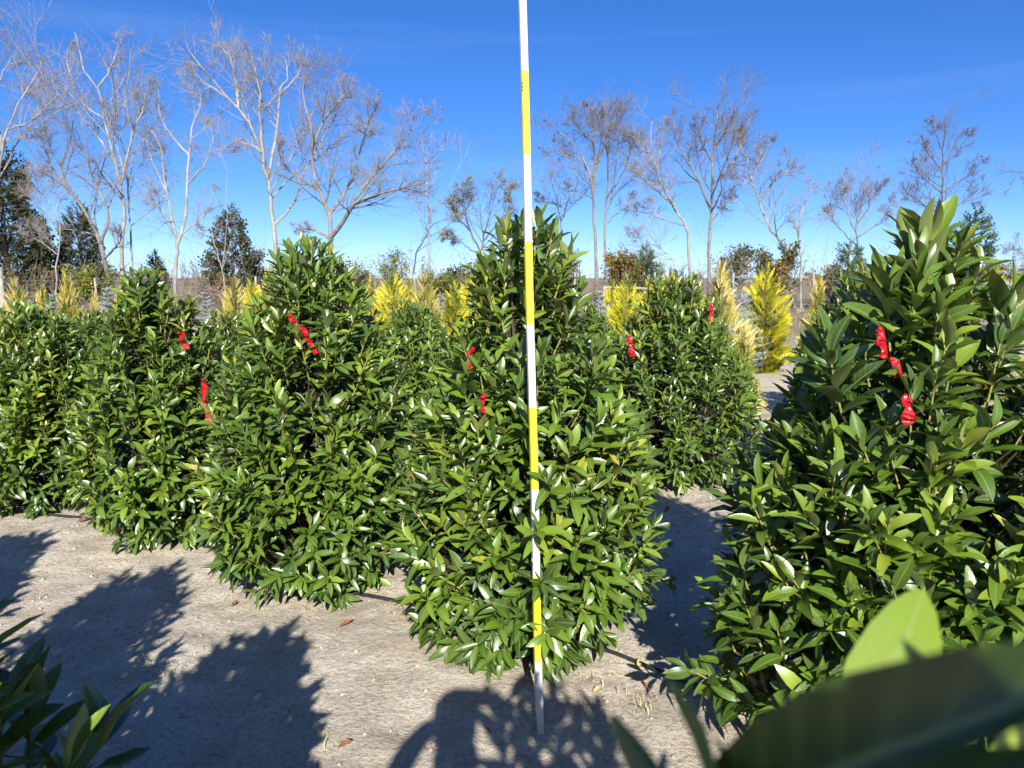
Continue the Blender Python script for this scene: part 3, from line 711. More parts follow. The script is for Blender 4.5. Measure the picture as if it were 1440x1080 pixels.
hose((4.6, 4.25), (-7.5, 11.3), 'black drip hose under the second laurel row', 2)

# ------------------------------------------------------------------ ground litter, grass tufts, fallen leaves
def blades(rs, C, n_each, hmin, hmax, wid, spread, lean=0.5):
    """thin bent blades growing from the points C"""
    N = len(C) * n_each
    B = np.repeat(C, n_each, 0) + np.concatenate([rs.normal(size=(N, 2)) * spread, np.zeros((N, 1))], 1)
    B[:, 2] = ground_z(B[:, 0], B[:, 1]) - 0.004
    az = rs.rand(N) * 6.28; H = rs.uniform(hmin, hmax, N); ln = rs.rand(N) * lean
    dx = np.stack([np.cos(az), np.sin(az), np.zeros(N)], -1); sd = np.stack([-np.sin(az), np.cos(az), np.zeros(N)], -1)
    up = np.array([0, 0, 1.0]); W = wid * (0.6 + rs.rand(N))[:, None]
    mid = B + H[:, None] * (0.55 * up + 0.25 * ln[:, None] * dx); tip = B + H[:, None] * ((0.98 - 0.4 * ln[:, None]) * up + 0.95 * ln[:, None] * dx)
    V = np.stack([B - sd * W, B + sd * W, mid + sd * W * .8, mid - sd * W * .8, tip], 1).reshape(-1, 3)
    o = np.arange(N)[:, None] * 5
    F = np.concatenate([o + np.array([[0, 1, 2]]), o + np.array([[0, 2, 3]]), o + np.array([[3, 2, 4]])])
    return V, F, np.repeat(rs.rand(N), 5)
rs = np.random.RandomState(5)
C = []
for _ in range(150):
    x, y = rs.uniform(-3.6, 2.4), rs.uniform(2.0, 7.0)
    if vnoise(np.array(x * 1.3), np.array(y * 1.3 + 30)) > 0.02: C.append((x, y, 0))
for px, py in [(205, 940), (215, 945), (45, 850), (275, 965), (455, 1050), (470, 1060), (740, 800), (880, 985), (900, 1000), (830, 960), (560, 860), (590, 870), (250, 960), (330, 840), (575, 880), (905, 975), (920, 990)]:
    a = at(px, py, 1.0); dd = (a - np.array([0, 0, EYE])); k = -EYE / dd[2]; C.append((dd[0] * k, dd[1] * k, 0))
C = np.array(C)
V1, F1, T1 = blades(rs, C, 9, 0.015, 0.075, 0.0016, 0.03, 1.2)
gme = mesh_np('grass', V1, [F1], M_GRASS, {'tint': ('FLOAT', T1 * 0.9)})
o = link('grass', gme); tag(o, 'sparse thin grass tufts on the sandy soil', 'grass'); o['kind'] = 'stuff'
# straw and twig bits
N = 5200
cx = rs.uniform(-4.4, 2.8, N); cy = rs.uniform(1.9, 7.2, N); L = rs.gamma(2.0, 0.010, N) + 0.006; az = rs.rand(N) * 6.28
keep = vnoise(cx * 1.7 + 11, cy * 1.7) + 0.35 * rs.rand(N) > 0.05
cx, cy, L, az = cx[keep], cy[keep], np.minimum(L[keep], 0.09), az[keep]; N = len(cx)
P = np.zeros((N, 3, 3))
for j, s in enumerate((-0.5, 0, 0.5)):
    P[:, j, 0] = cx + np.cos(az) * L * s + rs.normal(size=N) * L * 0.08; P[:, j, 1] = cy + np.sin(az) * L * s + rs.normal(size=N) * L * 0.08
    P[:, j, 2] = ground_z(P[:, j, 0], P[:, j, 1]) + 0.0015 + rs.rand(N) * 0.004
V, F = tubes(P, np.repeat((0.0006 + 0.0011 * rs.rand(N))[:, None], 3, 1), 3)
o = link('litter', mesh_np('litter', V, [F], M_DRY, {'tint': ('FLOAT', np.repeat(rs.rand(N) * 0.95, 9))})); tag(o, 'scattered straw and twig bits on the sand', 'plant litter'); o['kind'] = 'stuff'
# small clods and pebbles
N = 3400
cx = rs.uniform(-4.4, 2.8, N); cy = rs.uniform(1.9, 7.2, N); r = rs.gamma(1.6, 0.0028, N) + 0.0018
octa = np.array([[1, 0, 0], [-1, 0, 0], [0, 1, 0], [0, -1, 0], [0, 0, 1], [0, 0, -1.0]])
of = np.array([[0, 2, 4], [2, 1, 4], [1, 3, 4], [3, 0, 4], [2, 0, 5], [1, 2, 5], [3, 1, 5], [0, 3, 5]])
V = octa[None] * r[:, None, None] * rs.uniform(0.6, 1.3, (N, 6, 1)); V[:, :, 2] *= 0.6
V += np.stack([cx, cy, ground_z(cx, cy) + r * 0.25], -1)[:, None]
M_CLOD = simple('soil_clod', (0.28, 0.23, 0.17), (0.48, 0.42, 0.33), 25, 0.95, 0, spec=0.15)
o = link('gravel', mesh_np('clods', V.reshape(-1, 3), [(of[None] + (np.arange(N) * 6)[:, None, None]).reshape(-1, 3)], M_CLOD)); tag(o, 'small soil crumbs and pebbles on the sand', 'soil crumbs'); o['kind'] = 'stuff'
M_BROWN = simple('dead_leaf_brown', (0.11, 0.045, 0.022), (0.22, 0.095, 0.045), 3, 0.6)
M_YLEAF = simple('dead_leaf_yellow', (0.36, 0.27, 0.06), (0.50, 0.40, 0.12), 3, 0.6)
for px, py, rz, ln, m, lab in [(478, 884, 0.4, 0.085, M_BROWN, 'curled brown fallen leaf below the broad laurel'), (326, 855, 1.2, 0.05, M_BROWN, 'small brown fallen leaf on the sand between the shadows'),
                               (897, 940, 1.3, 0.07, M_YLEAF, 'yellow fallen leaf beside the drip hose'), (834, 976, 0.7, 0.05, M_YLEAF, 'small yellowish fallen leaf right of the pole foot'),
                               (690, 1038, 2.6, 0.05, M_BROWN, 'reddish fallen leaf in the shadow left of the pole foot'), (910, 965, 2.0, 0.06, M_BROWN, 'brown fallen leaf on the hose line'),
                               (475, 1062, 0.2, 0.07, M_BROWN, 'brown fallen leaf at the bottom edge by the shrub shadow'), (110, 742, 0.3, 0.08, M_BROWN, 'reddish fallen leaf under the left round laurel'),
                               (935, 722, 0.9, 0.09, M_BROWN, 'red-brown fallen leaf under the second-row laurel')]:
    a = at(px, py, 1.0); dd = a - np.array([0, 0, EYE]); k = -EYE / dd[2]; x, y = dd[0] * k, dd[1] * k
    V, F, U = leaf_base(FINE, -0.25, 0.9, 0.42, 0.8, 0.02, 1)
    o = link('fallen_leaf', mesh_np('fallen_leaf', V, [F], m), None, (x, y, gz(x, y) + 0.006)); o.rotation_euler = (0.15, -0.1, rz); o.scale = (ln * 0.72,) * 3
    tag(o, lab, 'leaf', 'fallen leaves')

# ------------------------------------------------------------------ conifers
def sprays(P, D, N, L, pairs=5, w=0.16, sidelen=0.42):
    """flat feathery sprays: axis plus pairs of side points"""
    n = len(P); Yv = np.cross(N, D); Ls = L[:, None]
    tris = [[P, P + D * Ls + 0, P + Yv * Ls * w * 0.4 + D * Ls * .3]]
    for k in range(pairs):
        u = (k + 0.5) / pairs; ln = sidelen * (1 - 0.75 * u) * (0.7 if k == 0 else 1)
        for s in (-1, 1):
            b = P + D * Ls * u
            tip = b + Ls * ln * (D * 0.75 + s * Yv * 0.75 + N * 0.12)
            tris.append([b - D * Ls * 0.06, tip, b + D * Ls * w * 0.65])
    V = np.stack([np.stack(t, 1) for t in tris], 1).reshape(-1, 3)
    F = np.arange(len(V)).reshape(-1, 3)
    return V, F, len(tris) * 3

def feather_data(seed, n, h, R, L, shape, upw, ragged=0.15, nclump=40):
    rs = np.random.RandomState(seed)
    cl_az = rs.rand(nclump) * 6.28; cl_t = rs.rand(nclump) ** 0.9; cl_a = rs.uniform(-1, 1, nclump)
    t = 1 - np.sqrt(rs.rand(n) * 0.985 + 0.0); t = np.clip(t + rs.normal(size=n) * 0.01, 0.0, 1)
    az = rs.rand(n) * 6.283
    lump = np.zeros(n)
    for a, b, c in zip(cl_az, cl_t, cl_a):
        da = np.abs((az - a + np.pi) % (2 * np.pi) - np.pi)
        lump += c * np.exp(-(da / 0.45) ** 2 - ((t - b) / 0.07) ** 2)
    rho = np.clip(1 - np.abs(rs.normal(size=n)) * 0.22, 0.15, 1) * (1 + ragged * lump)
    r = R * np.interp(t, *shape) * rho
    out = np.stack([np.cos(az), np.sin(az), np.zeros(n)], -1)
    P = out * r[:, None] + np.stack([np.zeros(n), np.zeros(n), t * h], -1)
    u = np.interp(t, [0, 0.5, 0.9, 1], upw)
    D = nrm(out + np.array([0, 0, 1.0]) * u[:, None] + rs.normal(size=(n, 3)) * 0.28)
    Nn = np.cross(D, np.cross(rs.normal(size=(n, 3)) + out * 0.4, D)); Nn = nrm(Nn)
    Ln = L * rs.uniform(0.5, 1.35, n) * np.interp(t, [0, 0.8, 1], [1, 0.95, 0.75])
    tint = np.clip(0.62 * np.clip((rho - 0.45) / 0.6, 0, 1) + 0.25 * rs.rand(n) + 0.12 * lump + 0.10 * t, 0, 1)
    return P - D * Ln[:, None] * 0.5, D, Nn, Ln, tint
CONE = ([0, 0.06, 0.2, 0.45, 0.7, 0.88, 1.0], [0.82, 1.0, 0.98, 0.75, 0.46, 0.22, 0.03])
GOLD_V, STRAW_V = [], []
for k in range(3):
    P, D, Nn, Ln, ti = feather_data(200 + k, 1650, 1.6, 0.42, 0.19, ([0, 0.06, 0.2, 0.45, 0.7, 0.88, 1.0], [0.85, 1.0, 0.98, 0.8, 0.55, 0.32, 0.06]), [0.45, 0.65, 1.2, 3.0], 0.55, 110)
    V, F, m = sprays(P, D, Nn, Ln, 6, 0.11, 0.34)
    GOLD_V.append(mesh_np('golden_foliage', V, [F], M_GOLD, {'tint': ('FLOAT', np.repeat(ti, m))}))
    P, D, Nn, Ln, ti = feather_data(220 + k, 1300, 1.6, 0.36, 0.18, ([0, 0.06, 0.2, 0.45, 0.7, 0.88, 1.0], [0.8, 1.0, 0.95, 0.75, 0.48, 0.24, 0.04]), [0.6, 0.9, 1.7, 3.5], 0.55, 110)
    V, F, m = sprays(P, D, Nn, Ln, 6, 0.10, 0.32)
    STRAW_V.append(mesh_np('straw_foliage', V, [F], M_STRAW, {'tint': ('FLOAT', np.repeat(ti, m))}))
def stem_mesh(h, r, m, seed=1):
    rs = np.random.RandomState(seed)
    p = resample([(0, 0, -0.05), (rs.normal() * .01, rs.normal() * .01, h * .4), (rs.normal() * .01, rs.normal() * .01, h * .75), (0, 0, h)], 7)
    V, F = tubes(p[None], np.linspace(r, r * 0.15, 7)[None], 6)
    return mesh_np('trunk', V, [F], m)
GOLD_TRUNK = stem_mesh(1.55, 0.022, M_BARK_DARK)
def top_height(py, D): return EYE + D * math.tan(math.atan((540 - py) / FPX) - PITCH)
gold = [  # px, top py, distance, straw?, width, label
    (1075, 382, 13.5, 0, 1.15, 'bright yellow conical conifer alone at the end of the gap between the laurels'),
    (1048, 462, 9.6, 1, 0.95, 'low straw-coloured conifer at the right flank of the second-row laurel'),
    (882, 392, 12.5, 0, 0.9, 'yellow conifer behind the second-row laurel, just right of the pole laurel'),
    (942, 384, 17, 0, 0.8, 'small yellow conifer tip above the middle of the second-row laurel'),
    (1012, 372, 12, 1, 0.9, 'tall pale conifer above the right end of the second-row laurel'),
    (860, 402, 15, 0, 0.7, 'slim yellow conifer tip at the right side of the pole laurel'),
    (597, 380, 12.2, 1, 1.0, 'pale golden conifer left of the pole, in front of the thin white trunk'),
    (638, 402, 12.8, 0, 0.9, 'small bright yellow conifer nearest the pole on its left'),
    (553, 388, 14.0, 0, 0.9, 'yellow conifer above the second-row laurel, right of the broad laurel'),
    (524, 394, 14.8, 1, 0.8, 'straw conifer tip just right of the broad laurel'),
    (682, 376, 13.6, 1, 0.9, 'straw conifer at the left shoulder of the pole laurel'),
    (1222, 378, 14.5, 0, 0.9, 'yellow conifer tip between the two right-hand laurels'),
    (1395, 378, 10.8, 0, 1.1, 'yellow conifer behind the right side of the large laurel'),
    (1436, 420, 11.5, 0, 0.9, 'yellow conifer at the right picture edge'),
    (382, 382, 12.2, 1, 1.1, 'tall golden straw conifer left of the broad laurel'),
    (330, 393, 12.4, 1, 1.0, 'straw conifer between the narrow-topped and the broad laurel'),
    (408, 392, 17.0, 0, 0.7, 'small golden tip at the left shoulder of the broad laurel'),
    (222, 392, 15.5, 1, 0.7, 'thin straw conifer tip left of the narrow-topped laurel'),
    (176, 393, 14.0, 1, 0.8, 'split-topped straw conifer above the left laurels'),
    (133, 413, 13.6, 1, 0.7, 'short straw conifer between two taller ones on the left'),
    (95, 390, 13.2, 1, 0.9, 'tall straw conifer second from the left edge'),
    (24, 392, 13.0, 1, 0.9, 'straw conifer nearest the left picture edge'),
    (576, 396, 17.5, 0, 0.7, 'slender yellow conifer between two golden ones left of the pole'),
    (660, 394, 17.0, 0, 0.7, 'slender yellow conifer at the far left side of the pole laurel'),
    (912, 398, 18.0, 0, 0.8, 'far yellow conifer tip below the small rounded pine'),
    (975, 386, 16.0, 0, 0.8, 'yellow conifer tip right of the middle of the second-row laurel'),
    (1150, 392, 16.5, 1, 0.8, 'straw conifer tip at the foot of the pale snag'),
    (1258, 392, 16.5, 0, 0.8, 'yellow conifer tip behind the left shoulder of the large laurel'),
    (500, 400, 17.0, 0, 0.7, 'far yellow tip at the right shoulder of the broad laurel'),
    (355, 398, 16.5, 0, 0.7, 'far yellow tip between two straw conifers left of the broad laurel'),
    (60, 402, 16.5, 1, 0.7, 'far straw tip near the left picture edge between two taller ones'),
]
for k, (px, py, D, st, wd, lab) in enumerate(gold):
    a = at_d(px, 430, D); hh = max(0.8, top_height(py - 6, D)) + 0.02
    r = thing('golden_conifer', lab, 'conifer', (a[0], D, gz(a[0], D)), 'golden conifers behind the laurels', k * 1.7)
    s = hh / 1.6; r.scale = (s * wd * 0.88, s * wd * 0.88, s)
    link('trunk', GOLD_TRUNK, r); f = link('foliage', (STRAW_V if st else GOLD_V)[k % 3], r, kind='stuff'); f.color = (0, 0, 0, 1)

def spruce_mesh(seed, h=1.7, R=0.55):
    rs = np.random.RandomState(seed)
    P, Rr, nb, nd = [], [], [], []
    for wv in range(15):
        t = 0.05 + 0.9 * wv / 14
        for q in range(8 if t < 0.8 else 5):
            az = rs.rand() * 6.28; L = R * (1 - t) ** 0.85 * rs.uniform(0.8, 1.1) + 0.05
            d = np.array([math.cos(az), math.sin(az), 0.15 + 0.5 * t]); d /= np.linalg.norm(d)
            b = np.array([0, 0, t * h + rs.normal() * 0.02])
            P.append(np.array([b, b + d * L * .5 + [0, 0, -0.01], b + d * L])); Rr.append([0.006, 0.004, 0.002])
            for u in np.arange(0.2, 1.0, 0.16):
                for s in (-1, 1):
                    sd = np.array([-d[1], d[0], 0]) * s
                    bb = b + d * L * u; d2 = d * 0.7 + sd * 0.7; d2 /= np.linalg.norm(d2); l2 = L * 0.42 * (1.1 - u) + 0.02
                    nb.append((bb, d2, l2))
            nb.append((b + d * L * .5, d, L * .5 + 0.02))
    nb.append((np.array([0, 0, h * 0.9]), np.array([0, 0, 1.0]), h * 0.12))
    VV = []; ti = []
    for b, d, L in nb:
        n = max(6, int(L / 0.009))
        u = rs.rand(n); c = b + d * (u * L)[:, None]
        rd = nrm(np.cross(np.broadcast_to(d, (n, 3)), rs.normal(size=(n, 3))))
        tip = c + (rd * 0.8 + d * 0.7) * 0.026
        sd = np.cross(rd, d) * 0.0028
        VV.append(np.stack([c - sd, c + sd, tip], 1).reshape(-1, 3)); ti.append(np.repeat(0.3 + 0.7 * rs.rand(n), 3))
    V = np.concatenate(VV)
    tv, tf = tubes(np.array(P), np.array(Rr), 3)
    return mesh_np('spruce_needles', V, [np.arange(len(V)).reshape(-1, 3)], M_SPRUCE, {'tint': ('FLOAT', np.concatenate(ti))}), mesh_np('spruce_branches', tv, [tf], M_BARK_DARK)
SPR = [spruce_mesh(300 + k) for k in range(2)]
for k, (px, py, D, lab) in enumerate([(1418, 362, 10.2, 'grey-blue spruce at the right edge beside the yellow conifer'), (1040, 382, 13.0, 'grey-blue spruce left of the bright yellow conifer'),
                                      (152, 400, 15.0, 'grey-blue spruce among straw conifers on the left'), (288, 408, 16.0, 'low grey-blue spruce behind the narrow-topped laurel'),
                                      (620, 410, 16.0, 'grey-blue spruce between two golden conifers left of the pole'), (845, 405, 14.0, 'grey-blue spruce right behind the pole laurel'), (75, 408, 15.8, 'pale blue spruce near the left picture edge')]):
    a = at_d(px, 430, D); hh = top_height(py, D)
    r = thing('blue_spruce', lab, 'spruce', (a[0], D, gz(a[0], D)), 'blue spruces behind the laurels', k * 2.1)
    s = hh / 1.75; r.scale = (s * 1.05, s * 1.05, s)
    link('trunk', stem_mesh(1.7, 0.022, M_BARK_DARK, k), r); link('branches', SPR[k % 2][1], r, kind='stuff'); link('needles', SPR[k % 2][0], r, kind='stuff')

def evergreen(name, label, cat, px, top, D, halfw, m, seed, n=2600, L=0.55, shape=None, ragged=0.35, upw=(0.2, 0.35, 1.0, 3.0), group=None):
    a = at_d(px, 420, D); hh = top_height(top, D); R = halfw / FPX * D
    rs = np.random.RandomState(seed)
    P, Dd, Nn, Ln, ti = feather_data(seed, n, hh, R, L, shape or CONE, list(upw), ragged, 55)
    V, F, mm = sprays(P, Dd, Nn, Ln, 3, 0.24, 0.5)
    r = thing(name, label, cat, (a[0], D, gz(a[0], D)), group)
    f = link('crown', mesh_np('evergreen_crown', V, [F], m, {'tint': ('FLOAT', np.repeat(ti, mm))}), r, kind='stuff')
    link('trunk', stem_mesh(hh * 0.97, 0.03 * hh ** 0.8, M_BARK_DARK, seed), r)
    # bare inner limbs
    nb = 20; tz = rs.uniform(0.15, 0.92, nb); az = rs.rand(nb) * 6.28; sh = shape or CONE
    ll = R * np.interp(tz, *sh) * 0.85
    o = np.stack([np.cos(az), np.sin(az), np.zeros(nb)], -1)
    b0 = np.stack([np.zeros(nb), np.zeros(nb), tz * hh * 0.94], -1)
    PP = np.stack([b0, b0 + o * (ll * .5)[:, None] + [0, 0, .1], b0 + o * ll[:, None] + [0, 0, .25]], 1)
    V, F = tubes(PP, np.tile([[0.05, 0.03, 0.012]], (nb, 1)), 4)
    link('limbs', mesh_np('limbs', V, [F], M_BARK_DARK), r, kind='stuff')
    return r
TALL = ([0, 0.08, 0.25, 0.5, 0.75, 0.92, 1.0], [0.75, 0.95, 1.0, 0.85, 0.6, 0.3, 0.05])
evergreen('red_cedar', 'tall dark red cedar at the left picture edge', 'cedar', 14, 196, 41, 62, M_CEDAR, 401, 5200, 0.62, TALL, 0.4)
evergreen('red_cedar', 'smaller dark cedar behind the crooked trunk on the left', 'cedar', 118, 276, 44, 34, M_CEDAR, 402, 2200, 0.55, TALL, 0.45)
evergreen('red_cedar', 'tiny cedar between two bare trees on the left', 'cedar', 222, 352, 46, 22, M_CEDAR, 403, 900, 0.5)
evergreen('red_cedar', 'wide ragged green cedar left of the big pale trunk', 'cedar', 330, 286, 43, 46, M_CEDAR, 404, 1700, 0.6, ([0, 0.1, 0.3, 0.5, 0.75, 0.9, 1], [0.9, 1, 0.9, 0.75, 0.4, 0.2, 0.03]), 0.5)
evergreen('pine_tree', 'small rounded pine right of the pole beyond the fence', 'pine', 908, 342, 40, 24, M_PINE, 405, 1500, 0.4, TALL, 0.4)
evergreen('pine_tree', 'loose blue-green pine behind the top of the large right-hand laurel', 'pine', 1362, 284, 42, 36, M_PINE, 406, 1500, 0.5, TALL, 0.5)
evergreen('red_cedar', 'dark evergreen bush behind the tall second-row laurel', 'cedar', 1190, 332, 40, 30, M_PINE, 407, 900, 0.45, TALL, 0.6)

# ------------------------------------------------------------------ bare trees
def grow(P, R, n_child, ratio, ang, K, rs, up=0.15, t0=0.25, wander=0.10, rr=0.55):
    """children of the centre lines P (N,K0,3)"""
    N, K0, _ = P.shape
    ln = np.linalg.norm(np.diff(P, axis=1), axis=2).sum(1)
    pid = np.repeat(np.arange(N), n_child); M = len(pid)
    t = t0 + (0.99 - t0) * rs.rand(M); u = t * (K0 - 1); i0 = np.minimum(u.astype(int), K0 - 2); f = u - i0
    b = P[pid, i0] * (1 - f)[:, None] + P[pid, i0 + 1] * f[:, None]
    T = nrm(P[pid, i0 + 1] - P[pid, i0]); rb = R[pid, i0] * (1 - f) + R[pid, i0 + 1] * f
    perp = nrm(np.cross(T, rs.normal(size=(M, 3))))
    a = np.radians(ang + rs.normal(size=M) * 9)
    d = nrm(np.cos(a)[:, None] * T + np.sin(a)[:, None] * perp)
    L = ln[pid] * ratio * (1.2 - 0.8 * t) * rs.uniform(0.6, 1.3, M)
    out = [b]; cur = d
    for k in range(K - 1):
        cur = nrm(cur + rs.normal(size=(M, 3)) * wander + np.array([0, 0, up]))
        out.append(out[-1] + cur * (L / (K - 1))[:, None])
    Pc = np.stack(out, 1)
    r0 = np.minimum(rb * rr, 0.02 + L * 0.02)
    return Pc, r0[:, None] * np.linspace(1, 0.35, K)[None]
def bare_tree(name, label, limbs, D, r0, seed, bark=None, twig=None, dens=1.0, up=0.12, fine=1.0, leaves=None, lvl=3, group='bare trees beyond the fence', tw=0.0062):
    """limbs: list of (radius fraction, picture points); the first one is the trunk, from the ground"""
    rs = np.random.RandomState(seed)
    bark = bark or M_BARK_PALE; twig = twig or M_TWIG
    base = at_d(limbs[0][1][0][0], 424, D); base[1] = D; base[2] = gz(base[0], D)
    root = thing(name, label, 'bare tree', tuple(base), group)
    lines, rads = [], []
    for j, (rf, pts) in enumerate(limbs):
        dep = 0.0; W = []
        dd = rs.normal() * 0.35
        for q, (x, y) in enumerate(pts):
            if j == 0: dep = rs.normal() * 0.08 * q
            else: dep = dd * q * 1.1 + rs.normal() * 0.1
            p = at_d(x, y, D + (dep if (j or q) else 0))
            if j == 0 and q == 0: p[2] = base[2] - 0.2
            W.append(p - base)
        K = 16
        C = resample(np.array(W), K); C[1:-1] += rs.normal(size=(K - 2, 3)) * 0.03
        if j:   # start on the limb that carries it
            allp = np.concatenate(lines); k = np.argmin(np.linalg.norm((allp - C[0])[:, [0, 2]], axis=1)); sh = allp[k] - C[0]
            C = C + sh[None] * np.linspace(1, 0, K)[:, None] ** 2
        lines.append(C)
        ra = r0 * 0.48 * rf * np.linspace(1, 0.13, K) ** 0.9
        if j == 0: ra[0] *= 1.35; ra[1] *= 1.1
        rads.append(np.maximum(ra, tw * 1.3))
        V, F = tubes(C[None], rads[-1][None], 8)
        link('trunk' if j == 0 else 'limb', mesh_np('limb', V, [F], bark), root)
    P0, R0 = np.array(lines), np.array(rads)
    P1, R1 = grow(P0, R0, int(9 * dens), 0.40, 46, 6, rs, up * 0.7, 0.26, 0.12)
    P2, R2 = grow(P1, R1, int(7 * dens), 0.52, 44, 4, rs, up * 0.8, 0.12, 0.12)
    R1 = np.maximum(R1, tw); R2 = np.maximum(R2, tw)
    V1, F1 = tubes(P1, R1, 4); V2, F2 = tubes(P2, R2, 3)
    V, F = merge([(V1, F1), (V2, F2)])
    link('branches', mesh_np('branches', V, [F], bark), root, kind='stuff')
    if lvl >= 3:
        P3, R3 = grow(P2, R2, int(5 * fine), 0.95, 38, 3, rs, up * 0.8, 0.08, 0.12)
        V, F = tubes(P3, np.maximum(R3, tw * 0.8), 3)
        link('twigs', mesh_np('twigs', V, [F], twig), root, kind='stuff')
    if leaves:
        lm, nl, sz = leaves
        src = (P3 if lvl >= 3 else P2).reshape(-1, 3); k = rs.randint(0, len(src), nl)
        c = src[k] + rs.normal(size=(nl, 3)) * 0.06; a = nrm(rs.normal(size=(nl, 3))); b = nrm(np.cross(a, rs.normal(size=(nl, 3)))); s = sz * rs.uniform(0.6, 1.3, nl)[:, None]
        V = np.stack([c - a * s, c + b * s * .5, c + a * s, c - b * s * .5], 1).reshape(-1, 3)
        lf = link('foliage', mesh_np('dead_leaves', V, [np.arange(len(V)).reshape(-1, 4)], lm, {'tint': ('FLOAT', np.repeat(0.4 + 0.6 * rs.rand(nl), 4))}), root, kind='stuff'); lf.color = (0, 0, 0, 1)
    return root
T = 'bare_tree'
bare_tree(T, 'bare tree half cut off by the left picture edge', [(1, [(-20, 424), (-15, 320), (0, 230), (8, 190), (25, 150), (52, 100), (68, 70)]), (.6, [(0, 215), (-10, 150), (5, 100), (20, 75)]), (.5, [(15, 180), (45, 168), (80, 130), (62, 95)]), (.5, [(5, 200), (40, 192), (70, 180)]), (.5, [(-15, 260), (20, 200), (50, 160), (55, 110)])], 40, 0.19, 501, dens=1.1)
bare_tree(T, 'tall pale bare tree, its fork topped highest on the left', [(1, [(168, 424), (172, 340), (176, 300), (168, 250), (150, 180), (140, 130), (120, 100), (105, 45)]), (.6, [(168, 245), (140, 200), (110, 160), (80, 130), (72, 100)]), (.6, [(176, 270), (190, 190), (203, 155), (205, 130)]), (.5, [(140, 125), (155, 100), (165, 70), (172, 55)]), (.45, [(150, 180), (118, 150), (95, 90), (100, 60)]), (.4, [(172, 240), (160, 190), (150, 150)])], 42, 0.24, 502, dens=1.1)
bare_tree(T, 'slim straight bare trunk beside the tall forked tree', [(1, [(188, 424), (185, 350), (180, 280), (178, 220), (192, 170), (205, 140)]), (.6, [(180, 250), (190, 210), (215, 180), (222, 150)]), (.5, [(179, 225), (165, 185), (158, 150)])], 43, 0.14, 503, dens=0.9)
bare_tree(T, 'crooked brown multi-stemmed tree leaning to the left', [(1.1, [(152, 424), (150, 380), (140, 340), (120, 300), (95, 262), (85, 235), (95, 205), (103, 170)]), (.7, [(140, 345), (150, 300), (130, 250), (120, 200), (112, 150)]), (.6, [(95, 260), (75, 240), (64, 215), (60, 190)]), (.6, [(150, 370), (165, 345), (170, 320)])], 41, 0.26, 504, M_BARK_GREY, dens=1.0)
bare_tree(T, 'low pale bare tree in front of the tall cedar', [(1, [(78, 424), (80, 380), (85, 320), (80, 290), (95, 250)]), (.7, [(80, 330), (60, 300), (40, 270), (45, 240)]), (.6, [(82, 360), (55, 340), (35, 330)]), (.5, [(83, 310), (60, 270), (50, 230)])], 38, 0.10, 505, dens=1.0)
bare_tree(T, 'bare tree with a low wide fork left of the green cedar', [(1, [(245, 424), (247, 370), (250, 345), (240, 300), (232, 250), (225, 200), (205, 180)]), (.9, [(250, 345), (262, 300), (264, 240), (270, 180), (283, 140), (272, 110)]), (.6, [(262, 215), (240, 190), (225, 160), (222, 120)]), (.5, [(265, 260), (290, 230), (300, 190), (288, 165)]), (.5, [(234, 262), (212, 220), (205, 190)]), (.5, [(240, 300), (215, 280), (190, 250)]), (.4, [(255, 330), (290, 300), (300, 270)])], 42, 0.22, 506, dens=1.1)
bare_tree(T, 'thin pale leaning sapling in front of the green cedar', [(1, [(322, 424), (312, 380), (300, 335), (292, 290)]), (.7, [(300, 340), (285, 320), (275, 310)]), (.6, [(312, 380), (318, 320), (318, 240), (306, 200)])], 38, 0.07, 507, dens=0.8)
bare_tree(T, 'large pale bare tree with long straight spreading limbs', [(1, [(388, 424), (387, 350), (382, 300), (378, 260), (366, 210), (345, 165), (315, 130), (285, 95), (265, 70)]), (.85, [(380, 255), (372, 220), (367, 150), (362, 110), (350, 65)]), (.7, [(378, 260), (390, 190), (395, 130), (405, 110), (400, 80)]), (.6, [(345, 165), (335, 110), (318, 75), (305, 60)]), (.55, [(385, 330), (415, 290), (435, 230), (465, 175), (480, 140)]), (.5, [(365, 210), (345, 200), (318, 220)]), (.5, [(395, 135), (420, 105), (432, 80)]), (.4, [(310, 125), (280, 110), (268, 90)])], 42, 0.27, 508, dens=1.15)
bare_tree(T, 'dark-limbed broad bare tree above the broad laurel', [(1, [(470, 424), (466, 330), (462, 300), (445, 260), (438, 220), (436, 180), (425, 130), (430, 90)]), (1, [(468, 330), (485, 310), (500, 285), (535, 270), (570, 265), (598, 255)]), (.8, [(462, 302), (475, 285), (495, 250), (510, 200), (530, 170)]), (.7, [(490, 305), (505, 275), (540, 230), (570, 195), (590, 165)]), (.6, [(445, 262), (415, 245), (395, 225), (390, 200)]), (.6, [(438, 215), (455, 170), (480, 140), (500, 120)]), (.5, [(510, 215), (520, 170), (535, 140)]), (.6, [(468, 345), (440, 325), (410, 322)])], 40, 0.25, 509, M_BARK_GREY, dens=1.25)
bare_tree(T, 'thin white straight trunk left of the pole', [(1, [(605, 424), (604, 360), (602, 290), (598, 230), (592, 190), (598, 160)]), (.6, [(600, 270), (612, 250), (618, 225)]), (.6, [(598, 232), (615, 215), (638, 195)]), (.4, [(594, 195), (610, 170), (606, 152)])], 39, 0.105, 510, dens=0.8)
bare_tree(T, 'dark snapped trunk leaning right beside the white trunk', [(1, [(578, 424), (584, 372), (595, 340), (608, 318), (632, 306)]), (.5, [(604, 322), (606, 296), (596, 280)])], 40, 0.11, 511, M_BARK_DARK, dens=0.5)
